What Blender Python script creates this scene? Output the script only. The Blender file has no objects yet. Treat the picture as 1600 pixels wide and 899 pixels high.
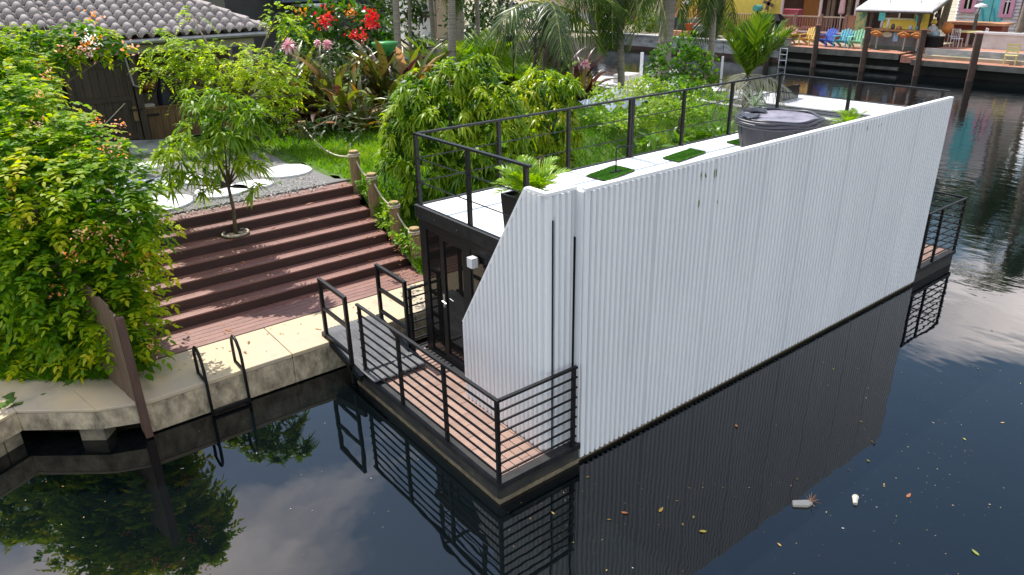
# houseboat on a canal: one script, everything built in code
CAMR = [[0.78643629, -0.25795784, 0.56122697], [-0.61740665, -0.30169798, 0.72648975], [-0.01808269, -0.91784317, -0.39653113]]
CAMC = [-3.90569, -5.34797, 5.51257]
CAMF = 1143.0255
EXPO = 0.30; SUNE = 5.0; SKYS = 0.15; WIOR = 1.62
CL0 = (11, 10.5, 10.8); CL1 = (26, 23.5, 22.5)
CLOUDS = [((.90,.24,.37),(.62,.25),.30), ((.12,.76,.66),(.22,.13),.16), ((.40,.72,.56),(.30,.25),.01), ((-.05,.80,.60),(.28,.14),.14), ((.2,.78,.5),(.4,.25),-.12), ((.92,.34,.2),(.5,.2),.2), ((.80,.26,.52),(.62,.30),-.4), ((.65,.39,.65),(.35,.3),-.2), ((.95,.22,.24),(.35,.3),-.2)]
import bpy, math, random
import numpy as np
from mathutils import Matrix, Vector
S = bpy.context.scene
COL = S.collection
random.seed(7); RNG = np.random.default_rng(11)

# ------------------------------------------------------------------ camera
R = np.array(CAMR); CP = np.array(CAMC); F = CAMF
cam = bpy.data.cameras.new('camera'); co = bpy.data.objects.new('camera', cam); COL.objects.link(co)
cam.sensor_width = 36; cam.lens = F/1600*36; cam.clip_start = .1; cam.clip_end = 1500
mw = Matrix(((R[0,0],-R[0,1],-R[0,2],CP[0]),(R[1,0],-R[1,1],-R[1,2],CP[1]),(R[2,0],-R[2,1],-R[2,2],CP[2]),(0,0,0,1)))
co.matrix_world = mw
S.camera = co

# ------------------------------------------------------------------ light
SUN = Vector((.01, .56, .83)).normalized()
W = bpy.data.worlds.new("World"); S.world = W; W.use_nodes = True
nt = W.node_tree; nt.nodes.clear()
def nn(t, **k):
    n = nt.nodes.new(t)
    for a, b in k.items(): setattr(n, a, b)
    return n
def math_n(op, a, b=None, clamp=False):
    n = nn('ShaderNodeMath', operation=op, use_clamp=clamp)
    for i, v in enumerate((a, b)):
        if v is None: continue
        if isinstance(v, (int, float)): n.inputs[i].default_value = v
        else: nt.links.new(v, n.inputs[i])
    return n.outputs[0]
sky = nn('ShaderNodeTexSky', sky_type='NISHITA', sun_disc=False, sun_elevation=math.asin(SUN.z), sun_rotation=math.atan2(SUN.x, SUN.y))
sky.air_density = 1.6; sky.dust_density = .5; sky.ozone_density = 3.0
tc = nn('ShaderNodeTexCoord'); sep = nn('ShaderNodeSeparateXYZ'); nt.links.new(tc.outputs['Generated'], sep.inputs[0])
zz = math_n('ADD', math_n('MAXIMUM', sep.outputs[2], 0.0), .12)
u_ = math_n('DIVIDE', sep.outputs[0], zz); v_ = math_n('DIVIDE', sep.outputs[1], zz)
cmb = nn('ShaderNodeCombineXYZ'); nt.links.new(u_, cmb.inputs[0]); nt.links.new(v_, cmb.inputs[1])
noi = nn('ShaderNodeTexNoise'); nt.links.new(cmb.outputs[0], noi.inputs['Vector'])
noi.inputs['Scale'].default_value = .9; noi.inputs['Detail'].default_value = 9; noi.inputs['Roughness'].default_value = .56; noi.inputs['Distortion'].default_value = .35
acc = noi.outputs[0]
# clouds as the water mirrors them: (direction, width, amount)
for (d, w, a) in CLOUDS:
    z = max(d[2], 0)+.12; cu, cv = d[0]/z, d[1]/z
    du = math_n('DIVIDE', math_n('SUBTRACT', u_, cu), w[0]); dv = math_n('DIVIDE', math_n('SUBTRACT', v_, cv), w[1])
    q = math_n('ADD', math_n('MULTIPLY', du, du), math_n('MULTIPLY', dv, dv))
    g = math_n('MULTIPLY', math_n('EXPONENT', math_n('MULTIPLY', q, -1.0)), a)
    acc = math_n('ADD', acc, g)
rmp = nn('ShaderNodeValToRGB'); nt.links.new(acc, rmp.inputs[0])
rmp.color_ramp.elements[0].position = .505; rmp.color_ramp.elements[0].color = (0,0,0,1)
rmp.color_ramp.elements[1].position = .655; rmp.color_ramp.elements[1].color = (1,1,1,1)
n2 = nn('ShaderNodeTexNoise'); nt.links.new(cmb.outputs[0], n2.inputs['Vector']); n2.inputs['Scale'].default_value = 2.2; n2.inputs['Detail'].default_value = 6
r2 = nn('ShaderNodeValToRGB'); nt.links.new(n2.outputs[0], r2.inputs[0])
r2.color_ramp.elements[0].position = .3; r2.color_ramp.elements[0].color = (CL0[0],CL0[1],CL0[2],1)
r2.color_ramp.elements[1].position = .68; r2.color_ramp.elements[1].color = (CL1[0],CL1[1],CL1[2],1)
mx = nn('ShaderNodeMixRGB'); nt.links.new(rmp.outputs[0], mx.inputs[0]); nt.links.new(sky.outputs[0], mx.inputs[1]); nt.links.new(r2.outputs[0], mx.inputs[2])
bg = nn('ShaderNodeBackground'); bg.inputs[1].default_value = SKYS; nt.links.new(mx.outputs[0], bg.inputs[0])
out = nn('ShaderNodeOutputWorld'); nt.links.new(bg.outputs[0], out.inputs[0])
sl = bpy.data.lights.new('sun', 'SUN'); sl.energy = SUNE; sl.angle = math.radians(.5); sl.color = (1, .95, .87)
so = bpy.data.objects.new('sun', sl); COL.objects.link(so); so.rotation_euler = SUN.to_track_quat('Z', 'Y').to_euler(); so.location = (0, 0, 30)
S.view_settings.view_transform = 'Standard'; S.view_settings.look = 'None'; S.view_settings.exposure = EXPO; S.view_settings.gamma = 1
S.render.engine = 'CYCLES'
S.cycles.max_bounces = 8; S.cycles.transparent_max_bounces = 8; S.cycles.sample_clamp_indirect = 6

# ------------------------------------------------------------------ survey helpers (photo pixel -> point on a plane of the place)
def ray(x, y): return R @ np.array([x-800, y-449.5, F])
def PZ(x, y, v): r = ray(x, y); return CP+(v-CP[2])/r[2]*r
def PY(x, y, v): r = ray(x, y); return CP+(v-CP[1])/r[1]*r
def PX(x, y, v): r = ray(x, y); return CP+(v-CP[0])/r[0]*r
def PD(x, y, d): return CP+ray(x, y)*(d/F)

# ------------------------------------------------------------------ materials
def mat(name, c1, c2=None, scale=6.0, rough=.6, metal=0.0, bump=0.0, bscale=None, detail=5, stretch=(1,1,1), rnd=0.0, spec=.5, c3=None, ramp=(.35,.65), coat=0.0):
    m = bpy.data.materials.new(name); m.use_nodes = True; t = m.node_tree; b = t.nodes['Principled BSDF']
    b.inputs['Roughness'].default_value = rough; b.inputs['Metallic'].default_value = metal
    b.inputs['Specular IOR Level'].default_value = spec; b.inputs['Coat Weight'].default_value = coat
    c2 = c2 or tuple(x*.85 for x in c1)
    g = t.nodes.new('ShaderNodeNewGeometry'); mp = t.nodes.new('ShaderNodeMapping'); t.links.new(g.outputs['Position'], mp.inputs[0]); mp.inputs['Scale'].default_value = stretch
    n = t.nodes.new('ShaderNodeTexNoise'); n.inputs['Scale'].default_value = scale; n.inputs['Detail'].default_value = detail; n.inputs['Roughness'].default_value = .6
    t.links.new(mp.outputs[0], n.inputs['Vector'])
    r = t.nodes.new('ShaderNodeValToRGB'); t.links.new(n.outputs[0], r.inputs[0]); e = r.color_ramp.elements
    e[0].position = ramp[0]; e[0].color = (*c1, 1); e[1].position = ramp[1]; e[1].color = (*c2, 1)
    if c3: k = e.new(min(.99, ramp[1]+.12)); k.color = (*c3, 1)
    last = r.outputs[0]
    if rnd:
        oi = t.nodes.new('ShaderNodeObjectInfo'); mr = t.nodes.new('ShaderNodeMapRange'); mr.inputs[3].default_value = 1-rnd; mr.inputs[4].default_value = 1+rnd
        t.links.new(oi.outputs['Random'], mr.inputs[0]); hs = t.nodes.new('ShaderNodeHueSaturation'); t.links.new(mr.outputs[0], hs.inputs['Value']); t.links.new(last, hs.inputs['Color']); last = hs.outputs[0]
    t.links.new(last, b.inputs['Base Color'])
    if bump:
        nb = t.nodes.new('ShaderNodeTexNoise'); nb.inputs['Scale'].default_value = bscale or scale*4; nb.inputs['Detail'].default_value = 6
        t.links.new(mp.outputs[0], nb.inputs['Vector']); bp = t.nodes.new('ShaderNodeBump'); bp.inputs['Strength'].default_value = bump; bp.inputs['Distance'].default_value = .02
        t.links.new(nb.outputs[0], bp.inputs['Height']); t.links.new(bp.outputs[0], b.inputs['Normal'])
    m['n_ramp'] = r.name
    return m

def leafmat(name, cols, trans=.4, rough=.4, spec=.35):
    """per-leaf value 'v' picks the leaf's own colour (old leaf, mature leaf, new growth)"""
    m = bpy.data.materials.new(name); m.use_nodes = True; t = m.node_tree; b = t.nodes['Principled BSDF']; o = t.nodes['Material Output']
    a = t.nodes.new('ShaderNodeAttribute'); a.attribute_name = 'v'
    r = t.nodes.new('ShaderNodeValToRGB'); t.links.new(a.outputs['Fac'], r.inputs[0]); e = r.color_ramp.elements
    e[0].position = 0; e[0].color = (*cols[0], 1); e[1].position = 1; e[1].color = (*cols[-1], 1)
    for i, c in enumerate(cols[1:-1]): k = e.new((i+1)/(len(cols)-1)); k.color = (*c, 1)
    t.links.new(r.outputs[0], b.inputs['Base Color']); b.inputs['Roughness'].default_value = rough; b.inputs['Specular IOR Level'].default_value = spec
    tr = t.nodes.new('ShaderNodeBsdfTranslucent'); hs = t.nodes.new('ShaderNodeHueSaturation'); hs.inputs['Value'].default_value = 1.75; hs.inputs['Saturation'].default_value = 1.1
    t.links.new(r.outputs[0], hs.inputs['Color']); t.links.new(hs.outputs[0], tr.inputs[0])
    mx = t.nodes.new('ShaderNodeMixShader'); mx.inputs[0].default_value = trans; t.links.new(b.outputs[0], mx.inputs[1]); t.links.new(tr.outputs[0], mx.inputs[2]); t.links.new(mx.outputs[0], o.inputs[0])
    return m

# ------------------------------------------------------------------ mesh helpers
class MB:
    def __init__(s): s.v = []; s.f = []
    def quad(s, *p): i = len(s.v); s.v += [tuple(map(float, q)) for q in p]; s.f.append(tuple(range(i, i+len(p)))); return s
    def box(s, x0, x1, y0, y1, z0, z1):
        x0, x1 = min(x0,x1), max(x0,x1); y0, y1 = min(y0,y1), max(y0,y1); z0, z1 = min(z0,z1), max(z0,z1)
        i = len(s.v); s.v += [(x0,y0,z0),(x1,y0,z0),(x1,y1,z0),(x0,y1,z0),(x0,y0,z1),(x1,y0,z1),(x1,y1,z1),(x0,y1,z1)]
        s.f += [(i,i+3,i+2,i+1),(i+4,i+5,i+6,i+7),(i,i+1,i+5,i+4),(i+1,i+2,i+6,i+5),(i+2,i+3,i+7,i+6),(i+3,i,i+4,i+7)]; return s
    def beam(s, p, q, w, h=None, up=(0,0,1)):
        h = h or w; p = Vector(p); q = Vector(q); d = (q-p).normalized(); u = Vector(up)
        if abs(d.dot(u)) > .98: u = Vector((1,0,0))
        a = d.cross(u).normalized(); b = a.cross(d).normalized(); a *= w/2; b *= h/2
        i = len(s.v); s.v += [tuple(p-a-b), tuple(p+a-b), tuple(p+a+b), tuple(p-a+b), tuple(q-a-b), tuple(q+a-b), tuple(q+a+b), tuple(q-a+b)]
        s.f += [(i,i+3,i+2,i+1),(i+4,i+5,i+6,i+7),(i,i+1,i+5,i+4),(i+1,i+2,i+6,i+5),(i+2,i+3,i+7,i+6),(i+3,i,i+4,i+7)]; return s
    def tube(s, pts, r, n=8, cap=True):
        pts = [Vector(p) for p in pts]; rs = r if isinstance(r, (list, tuple)) else [r]*len(pts); base = len(s.v); pa = None
        for k, p in enumerate(pts):
            d = (pts[min(k+1, len(pts)-1)]-pts[max(k-1, 0)]).normalized()
            if pa is None: u = Vector((0,0,1)) if abs(d.z) < .95 else Vector((1,0,0)); a = d.cross(u).normalized()
            else: a = (pa-d*pa.dot(d)).normalized()
            pa = a; b = d.cross(a)
            for j in range(n): t = 2*math.pi*j/n; s.v.append(tuple(p+(a*math.cos(t)+b*math.sin(t))*rs[k]))
        for k in range(len(pts)-1):
            for j in range(n): i = base+k*n; s.f.append((i+j, i+(j+1)%n, i+n+(j+1)%n, i+n+j))
        if cap: s.f.append(tuple(base+j for j in reversed(range(n)))); e = base+(len(pts)-1)*n; s.f.append(tuple(e+j for j in range(n)))
        return s
    def prism(s, poly, z0, z1):
        n = len(poly); i = len(s.v)
        s.v += [(float(p[0]), float(p[1]), float(p[2] if len(p) > 2 else 0)+z0) for p in poly]+[(float(p[0]), float(p[1]), float(p[2] if len(p) > 2 else 0)+z1) for p in poly]
        s.f += [tuple(i+n+j for j in range(n)), tuple(i+j for j in reversed(range(n)))]+[(i+j, i+(j+1)%n, i+n+(j+1)%n, i+n+j) for j in range(n)]; return s
    def lathe(s, c, prof, n=14):
        i = len(s.v); c = Vector(c)
        for r, z in prof:
            for j in range(n): t = 2*math.pi*j/n; s.v.append((c.x+r*math.cos(t), c.y+r*math.sin(t), c.z+z))
        for k in range(len(prof)-1):
            for j in range(n): a = i+k*n; s.f.append((a+j, a+(j+1)%n, a+n+(j+1)%n, a+n+j))
        s.f.append(tuple(i+j for j in reversed(range(n)))); e = i+(len(prof)-1)*n; s.f.append(tuple(e+j for j in range(n))); return s
    def mesh(s, name):
        m = bpy.data.meshes.new(name); m.from_pydata(s.v, [], s.f); m.update(); return m

def O(name, g, m=None, parent=None, smooth=False, bevel=0):
    me = g.mesh(name) if isinstance(g, MB) else g
    if m is not None and not me.materials: me.materials.append(m)
    o = bpy.data.objects.new(name, me); COL.objects.link(o)
    if parent is not None:
        o.parent = parent
        p = parent
        off = Vector((0,0,0))
        while p is not None: off += p.location; p = p.parent
        if not parent.get('local'): o.location = -off
    if smooth: me.polygons.foreach_set('use_smooth', [True]*len(me.polygons))
    if bevel:
        b = o.modifiers.new('bevel', 'BEVEL'); b.width = bevel; b.segments = 2; b.limit_method = 'ANGLE'
    return o
def tag(o, label=None, cat=None, group=None, kind=None):
    if label: o['label'] = label
    if cat: o['category'] = cat
    if group: o['group'] = group
    if kind: o['kind'] = kind
    return o
def T(name, label, cat, loc, group=None, local=False):
    e = bpy.data.objects.new(name, None); COL.objects.link(e); e.location = [float(a) for a in loc]; e.empty_display_size = .2
    if local: e['local'] = 1
    return tag(e, label, cat, group)
def struct(name, g, m, parent=None, **k):
    o = O(name, g, m, parent, **k)
    if parent is None: o['kind'] = 'structure'
    return o
def dup(o, loc=None, rz=None, parent=None, label=None, scale=None):
    c = o.copy(); COL.objects.link(c); c.parent = parent
    if loc is not None: c.location = [float(a) for a in loc]
    if rz is not None: c.rotation_euler = (0, 0, rz)
    if scale: c.scale = (scale,)*3
    if label: c['label'] = label
    for ch in o.children: dup(ch, parent=c)
    return c

def loft(rings):
    q = MB(); n = len(rings[0][0])
    for ring, z in rings: q.v += [(a[0], a[1], z+(a[2] if len(a) > 2 else 0)) for a in ring]
    for k in range(len(rings)-1):
        for j in range(n): q.f.append((k*n+j, k*n+(j+1)%n, (k+1)*n+(j+1)%n, (k+1)*n+j))
    q.f.append(tuple(range((len(rings)-1)*n, len(rings)*n))); return q
def arrmesh(name, V, Fc, v=None, mat_=None, smooth=False):
    """V (n,3); Fc (m,k) uniform faces"""
    m = bpy.data.meshes.new(name); n, k = Fc.shape
    m.vertices.add(len(V)); m.vertices.foreach_set('co', np.ascontiguousarray(V, dtype=np.float32).ravel())
    m.loops.add(n*k); m.loops.foreach_set('vertex_index', Fc.astype(np.int32).ravel())
    m.polygons.add(n); m.polygons.foreach_set('loop_start', np.arange(0, n*k, k, dtype=np.int32)); m.polygons.foreach_set('loop_total', np.full(n, k, dtype=np.int32))
    if v is not None:
        a = m.attributes.new('v', 'FLOAT', 'FACE'); a.data.foreach_set('value', v.astype(np.float32))
    if smooth: m.polygons.foreach_set('use_smooth', np.ones(n, dtype=bool))
    m.update(calc_edges=True)
    if mat_: m.materials.append(mat_)
    return m

PROF = {'ovate': [(0,.15),(.3,1),(.65,.85),(1,.05)], 'lance': [(0,.25),(.3,1),(.65,.8),(1,.05)], 'blade': [(0,.8),(.35,1),(.7,.7),(1,.05)], 'petal': [(0,.3),(.4,.9),(.75,1),(1,.5)]}
def unit(a): return a/np.maximum(np.linalg.norm(a, axis=-1, keepdims=True), 1e-9)
def leaf_arr(P, D, L, Wd, droop, prof='ovate', fold=0.0, N=None):
    """curved leaf strips; returns verts (n,8,3)"""
    n = len(P); D = unit(D); L = np.broadcast_to(L, n)[:, None]; Wd = np.broadcast_to(Wd, n)[:, None]; droop = np.broadcast_to(droop, n)[:, None]
    if N is None: N = np.tile([0., 0, 1], (n, 1))+RNG.normal(0, .35, (n, 3))
    Sd = unit(np.cross(D, N)); out = np.empty((n, 8, 3))
    for k, (t, w) in enumerate(PROF[prof]):
        c = P+D*L*t-np.array([0, 0, 1.])*droop*L*t*t
        out[:, 2*k] = c-Sd*Wd*w*.5; out[:, 2*k+1] = c+Sd*Wd*w*.5
    return out
LF = np.array([[0,1,3,2],[2,3,5,4],[4,5,7,6]])
def leaf_mesh(name, parts, m):
    """parts: list of (verts (n,8,3), value (n,))"""
    V = np.concatenate([p[0] for p in parts]); v = np.concatenate([p[1] for p in parts]); n = len(V)
    Fc = (LF[None]+np.arange(n)[:, None, None]*8).reshape(-1, 4)
    return arrmesh(name, V.reshape(-1, 3), Fc, np.repeat(v, 3), m)

def shell(blobs, dens, jit=.18, up=.25, low=-.55):
    """points on the surface of a set of (x,y,z,r) blobs, facing out; points well inside another blob are dropped"""
    P = []; Nn = []
    B = np.array(blobs)
    for x, y, z, r in blobs:
        n = max(4, int(dens*r*r*4*math.pi)); d = unit(RNG.normal(size=(n, 3))); d = d[d[:, 2] > low]
        rr = r*(1+RNG.normal(0, jit, len(d)))[:, None]; p = np.array([x, y, z])+d*rr*np.array([1, 1, .9])
        keep = np.ones(len(p), bool)
        for b in B:
            if b[0] == x and b[1] == y and b[2] == z: continue
            keep &= np.linalg.norm(p-b[:3], axis=1) > b[3]*.72
        P.append(p[keep]); Nn.append(d[keep])
    P = np.concatenate(P); Nn = unit(np.concatenate(Nn)+np.array([0, 0, up])); return P, Nn
def basis(N):
    a = unit(np.cross(N, RNG.normal(size=N.shape))); return a, np.cross(N, a)
def clump(P, s=.8):
    """smooth patchy 0..1 value over space: flushes of new growth"""
    return .5+.5*np.sin(P[:, 0]*s*2.1+1.3)*np.sin(P[:, 1]*s*1.7+.4)*np.sin(P[:, 2]*s*2.6+.9)+RNG.normal(0, .16, len(P))

def rosettes(P, N, k, L, Wd, spread=1.0, droop=.7, prof='lance', v0=0., v1=1.):
    """whorl of k leaves at each tip"""
    n = len(P); a, b = basis(N); out = []; cv = np.clip(clump(P), 0, 1)
    for j in range(k):
        th = 2*math.pi*(j+RNG.uniform(-.3, .3, n))/k; sp = spread*RNG.uniform(.55, 1.35, n)
        D = N+(a*np.cos(th)[:, None]+b*np.sin(th)[:, None])*sp[:, None]
        l = L*RNG.uniform(.65, 1.15, n); out.append((leaf_arr(P+RNG.normal(0, L*.06, P.shape), D, l, Wd*RNG.uniform(.8, 1.15, n), droop*RNG.uniform(.6, 1.3, n), prof), np.clip(v0+(v1-v0)*(cv*.75+RNG.uniform(0, .3, n)), 0, 1)))
    return out
def sprays(P, N, k, twig, L, Wd, droop=.5, leafdroop=.25, prof='ovate', outw=.8):
    """arching twigs with k pairs of leaves"""
    n = len(P); a, b = basis(N); D = unit(N*outw+a*.6+np.array([0, 0, .15])); Sd = unit(np.cross(D, np.array([0, 0, 1.]))+1e-6); out = []; cv = np.clip(clump(P), 0, 1)
    tw = twig*RNG.uniform(.7, 1.25, n)[:, None]
    for j in range(k):
        t = (j+.6)/k; c = P+D*tw*t-np.array([0, 0, 1.])*droop*tw*t*t
        for s in (-1, 1):
            dd = Sd*s+D*.45+RNG.normal(0, .12, P.shape)
            out.append((leaf_arr(c, dd, L*RNG.uniform(.75, 1.15, n)*(1-.25*abs(t-.5)), Wd, leafdroop, prof), np.clip(cv*.6+.3*t+RNG.uniform(0, .25, n), 0, 1)))
    c = P+D*tw-np.array([0, 0, 1.])*droop*tw; out.append((leaf_arr(c, D-np.array([0, 0, droop]), L, Wd, leafdroop, prof), np.clip(cv*.6+.5, 0, 1)))
    return out
def scatter(P, N, k, L, Wd, droop=.2, prof='ovate', off=.5):
    out = []; n = len(P); cv = np.clip(clump(P), 0, 1)
    for j in range(k):
        D = unit(N+RNG.normal(0, .8, P.shape)); out.append((leaf_arr(P+RNG.normal(0, L*off, P.shape), D, L*RNG.uniform(.6, 1.2, n), Wd*RNG.uniform(.8, 1.2, n), droop, prof), np.clip(cv*.7+RNG.uniform(0, .35, n), 0, 1)))
    return out
def limbs(mb, base, top, tips, r0):
    """tapered trunk from base to top and limbs on to the blob centres"""
    base = Vector(base); top = Vector(top); mid = base.lerp(top, .5)+Vector((r0*.7, -r0*.5, 0))
    mb.tube([base, mid, top], [r0*1.15, r0*.9, r0*.7], 8)
    for c in tips:
        c = Vector(c[:3]); m_ = top.lerp(c, .5)+Vector((0, 0, -.04*(c-top).length)); mb.tube([top-Vector((0,0,r0)), m_, c], [r0*.55, r0*.35, r0*.12], 6)
def Bl(lst, d0): return [tuple(PD(x, y, (t[3] if len(t) > 3 else d0)))+(t[2]/F*(t[3] if len(t) > 3 else d0),) for t in lst for x, y in [t[:2]]]

def frond_mesh(name, L, nl, ll, droop, m, vang=.55, hang=.3, w=.035, rach=.012, v=(.2,.9), tipfrac=.45):
    """palm frond along +X from the origin: ribbed stalk and two ranks of leaflets"""
    t = np.linspace(.12, 1, nl); th = .9*droop
    def pos(t): return np.stack([L*(t-.25*droop*t*t), 0*t, -droop*L*.75*t*t], -1)
    c = pos(t); tg = unit(pos(t+.01)-c); parts = []
    for s in (-1, 1):
        sd = np.tile([0., s, 0], (nl, 1)); up = unit(np.cross(tg, sd)*s)
        lt = ll*(np.sin(np.pi*np.clip(t*.82+.16, 0, 1))**.7)
        D = sd*.85+tg*(.35+.6*t[:, None])+up*vang*RNG.uniform(.5, 1.2, nl)[:, None]+RNG.normal(0, .07, (nl, 3))
        parts.append((leaf_arr(c, D, lt, w*RNG.uniform(.8, 1.2, nl), hang*RNG.uniform(.6, 1.4, nl), 'blade', N=up+RNG.normal(0, .25, (nl, 3))), np.clip(v[0]+(v[1]-v[0])*RNG.uniform(0, 1, nl), 0, 1)))
    tt = np.linspace(0, 1, 8); cc = pos(tt); Vr = []
    rr = rach*(1.3-tt)
    # stalk: drawn as overlapping flat leaf strips, three sided
    for k in range(7):
        p = cc[k][None]; D = (cc[k+1]-cc[k])[None]; ln = np.linalg.norm(D)
        for nv in ((0,0,1.), (0,1.,.2)):
            A = leaf_arr(p, D, ln*1.02, 2*rr[k], 0, 'blade', N=np.array([nv])); Sx = A.copy()
            for q, w_ in ((0,1),(1,1),(2,1),(3,1)):
                mid = (A[:, 2*q]+A[:, 2*q+1])/2; s2 = unit(np.cross(D, np.array([nv])))*rr[k]; Sx[:, 2*q] = mid-s2; Sx[:, 2*q+1] = mid+s2
            Vr.append((Sx, np.array([1.0])))
    return leaf_mesh(name, parts+Vr, m)
def place_frond(me, base, az, el, sc, parent, name='frond'):
    o = O(name, me, None, parent); loc = Vector([float(a) for a in base])
    o.rotation_euler = (RNG.uniform(-.25, .25), -el, az); o.scale = (sc,)*3
    o.location = Vector(o.location)+loc
    return o
# ================================================================== MATERIALS
m_black = mat('black_powder_coat', (.008,.008,.009), (.013,.013,.014), 12, .45, bump=.05, bscale=90, spec=.28)
m_blackdull = mat('black_frame_paint', (.010,.010,.012), (.024,.024,.024), 5, .55, bump=.1, spec=.3)
m_white = mat('white_corrugated_metal', (.90,.89,.88), (.84,.83,.825), 1.6, .42, ramp=(.35,.66), c3=(.76,.755,.74), bump=.03, bscale=14, stretch=(1,1,.25))
m_roofw = mat('white_roof_coating', (.86,.86,.85), (.74,.73,.70), 3.0, .5, c3=(.62,.6,.55), ramp=(.4,.7), bump=.08)  # greyer patches put dirt and shadow tones into the coating
m_hull = mat('weathered_black_hull', (.014,.015,.016), (.05,.045,.035), 3, .6, c3=(.12,.10,.06), bump=.3, stretch=(1,1,2.5))
m_algae = mat('waterline_scum', (.24,.19,.11), (.13,.10,.06), 9, .8, bump=.5, c3=(.2,.17,.11))
m_deck = mat('rust_composite_board', (.33,.205,.155), (.25,.15,.115), 3, .55, bump=.25, bscale=60, stretch=(.5,3,1), rnd=.13)
m_glass = bpy.data.materials.new('dark_door_glass'); m_glass.use_nodes = True
_b = m_glass.node_tree.nodes['Principled BSDF']; _b.inputs['Base Color'].default_value = (.012,.011,.01,1); _b.inputs['Roughness'].default_value = .02; _b.inputs['IOR'].default_value = 1.38
m_steel = mat('brushed_steel', (.55,.55,.56), None, 8, .3, 1.0)
m_lamp = mat('white_lamp_housing', (.75,.75,.76), (.68,.68,.7), 8, .4)
m_mat = mat('grey_gangway_mat', (.17,.17,.175), (.12,.12,.125), 7, .8, bump=.4, bscale=120)
m_conc = mat('seawall_cap_concrete', (.61,.475,.29), (.52,.42,.30), 1.5, .8, bump=.25, bscale=40, c3=(.40,.32,.22), ramp=(.40,.60), detail=8)  # warm cap concrete with darker stain patches
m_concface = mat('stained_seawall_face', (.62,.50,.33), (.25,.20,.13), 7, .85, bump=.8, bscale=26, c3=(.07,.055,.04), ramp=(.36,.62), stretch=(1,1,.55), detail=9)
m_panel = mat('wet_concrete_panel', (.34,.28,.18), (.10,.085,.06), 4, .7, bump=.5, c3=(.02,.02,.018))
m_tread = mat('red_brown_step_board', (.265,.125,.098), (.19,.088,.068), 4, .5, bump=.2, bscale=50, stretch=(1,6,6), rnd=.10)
m_riser = mat('shaded_red_brown_riser', (.058,.027,.021), (.042,.02,.016), 4, .55, bump=.2, bscale=50, stretch=(1,6,6), rnd=.12)  # step-board brown darkened to put the risers' shade into the colour
m_fence = mat('brown_weathered_board', (.15,.095,.06), (.095,.058,.036), 5, .7, bump=.4, stretch=(4,4,.5), rnd=.15)
m_fence2 = mat('dark_stained_gate_board', (.055,.038,.028), (.035,.024,.018), 5, .6, bump=.4, stretch=(4,4,.5), rnd=.2)
m_fence3 = mat('brown_fence_board', (.16,.085,.045), (.11,.058,.03), 4, .65, bump=.4, stretch=(4,4,.5), rnd=.15)
m_soil = mat('dark_mulch_soil', (.045,.032,.02), (.08,.06,.035), 8, .95, bump=.8)
m_lawn = mat('lawn_ground', (.06,.12,.012), (.09,.16,.018), 3, .95, bump=.6)
m_gravel = mat('grey_gravel', (.26,.25,.235), (.12,.115,.11), 40, .9, bump=1.0, bscale=60, c3=(.42,.4,.37), ramp=(.4,.55))
m_stone = mat('white_stepping_stone', (.76,.76,.75), (.60,.60,.60), 5, .7, bump=.3)
m_post = mat('weathered_bollard_wood', (.30,.21,.10), (.17,.125,.06), 6, .8, bump=.5, stretch=(4,4,.6), c3=(.08,.09,.04))
m_rope = mat('natural_white_rope', (.66,.58,.44), (.5,.43,.31), 40, .9, bump=.6)
m_tile = mat('grey_roof_tile', (.42,.365,.34), (.31,.265,.245), 5, .75, bump=.4, rnd=.14)
m_gutter = mat('grey_gutter', (.35,.35,.36), (.25,.25,.26), 6, .4, .3)
m_wallbr = mat('brown_house_wall', (.12,.075,.05), (.09,.055,.036), 3, .8)
m_trunk = mat('grey_tree_bark', (.20,.165,.12), (.11,.09,.065), 9, .9, bump=.7, stretch=(1,1,.4))
m_palmtrunk = mat('ringed_palm_trunk', (.30,.26,.20), (.17,.145,.11), 3, .85, bump=.7, stretch=(.6,.6,9))
m_white2 = mat('white_boat_gelcoat', (.78,.78,.78), (.7,.7,.71), 2, .3, coat=.3)
m_farconc = mat('grey_canal_wall_concrete', (.44,.44,.43), (.28,.275,.27), 1.2, .85, bump=.4, c3=(.13,.13,.13), stretch=(1,1,3), ramp=(.4,.6))
m_farground = mat('far_bank_sand_paving', (.42,.36,.26), (.30,.25,.17), .6, .9, c3=(.12,.18,.05), ramp=(.4,.6))
m_fardeck = mat('salmon_dock_boards', (.46,.22,.14), (.38,.17,.11), 1.5, .7, stretch=(1,8,1), rnd=.1)
m_farbeam = mat('grey_dock_beam', (.16,.15,.13), (.09,.085,.07), 2, .8)
m_darkwood = mat('dark_dock_piling', (.10,.055,.04), (.05,.035,.025), 4, .8, bump=.5, c3=(.09,.09,.04))
def plain(n, c, r=.6, **k): return mat(n, c, tuple(x*.82 for x in c), 3, r, **k)

# ================================================================== SETTING
# water: one sheet, wind ripples out on the open canal, near-still in the lee of the boat
m_water = bpy.data.materials.new('canal_water'); m_water.use_nodes = True; t = m_water.node_tree; b = t.nodes['Principled BSDF']
b.inputs['Base Color'].default_value = (.002,.0035,.004,1); b.inputs['Roughness'].default_value = .015; b.inputs['IOR'].default_value = WIOR
g = t.nodes.new('ShaderNodeNewGeometry'); mp = t.nodes.new('ShaderNodeMapping'); t.links.new(g.outputs['Position'], mp.inputs[0]); mp.inputs['Scale'].default_value = (1.0, .55, 1)
n1 = t.nodes.new('ShaderNodeTexNoise'); n1.inputs['Scale'].default_value = 1.1; n1.inputs['Detail'].default_value = 3; t.links.new(mp.outputs[0], n1.inputs['Vector'])
n2_ = t.nodes.new('ShaderNodeTexNoise'); n2_.inputs['Scale'].default_value = 3.2; n2_.inputs['Detail'].default_value = 4; t.links.new(mp.outputs[0], n2_.inputs['Vector'])
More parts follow.
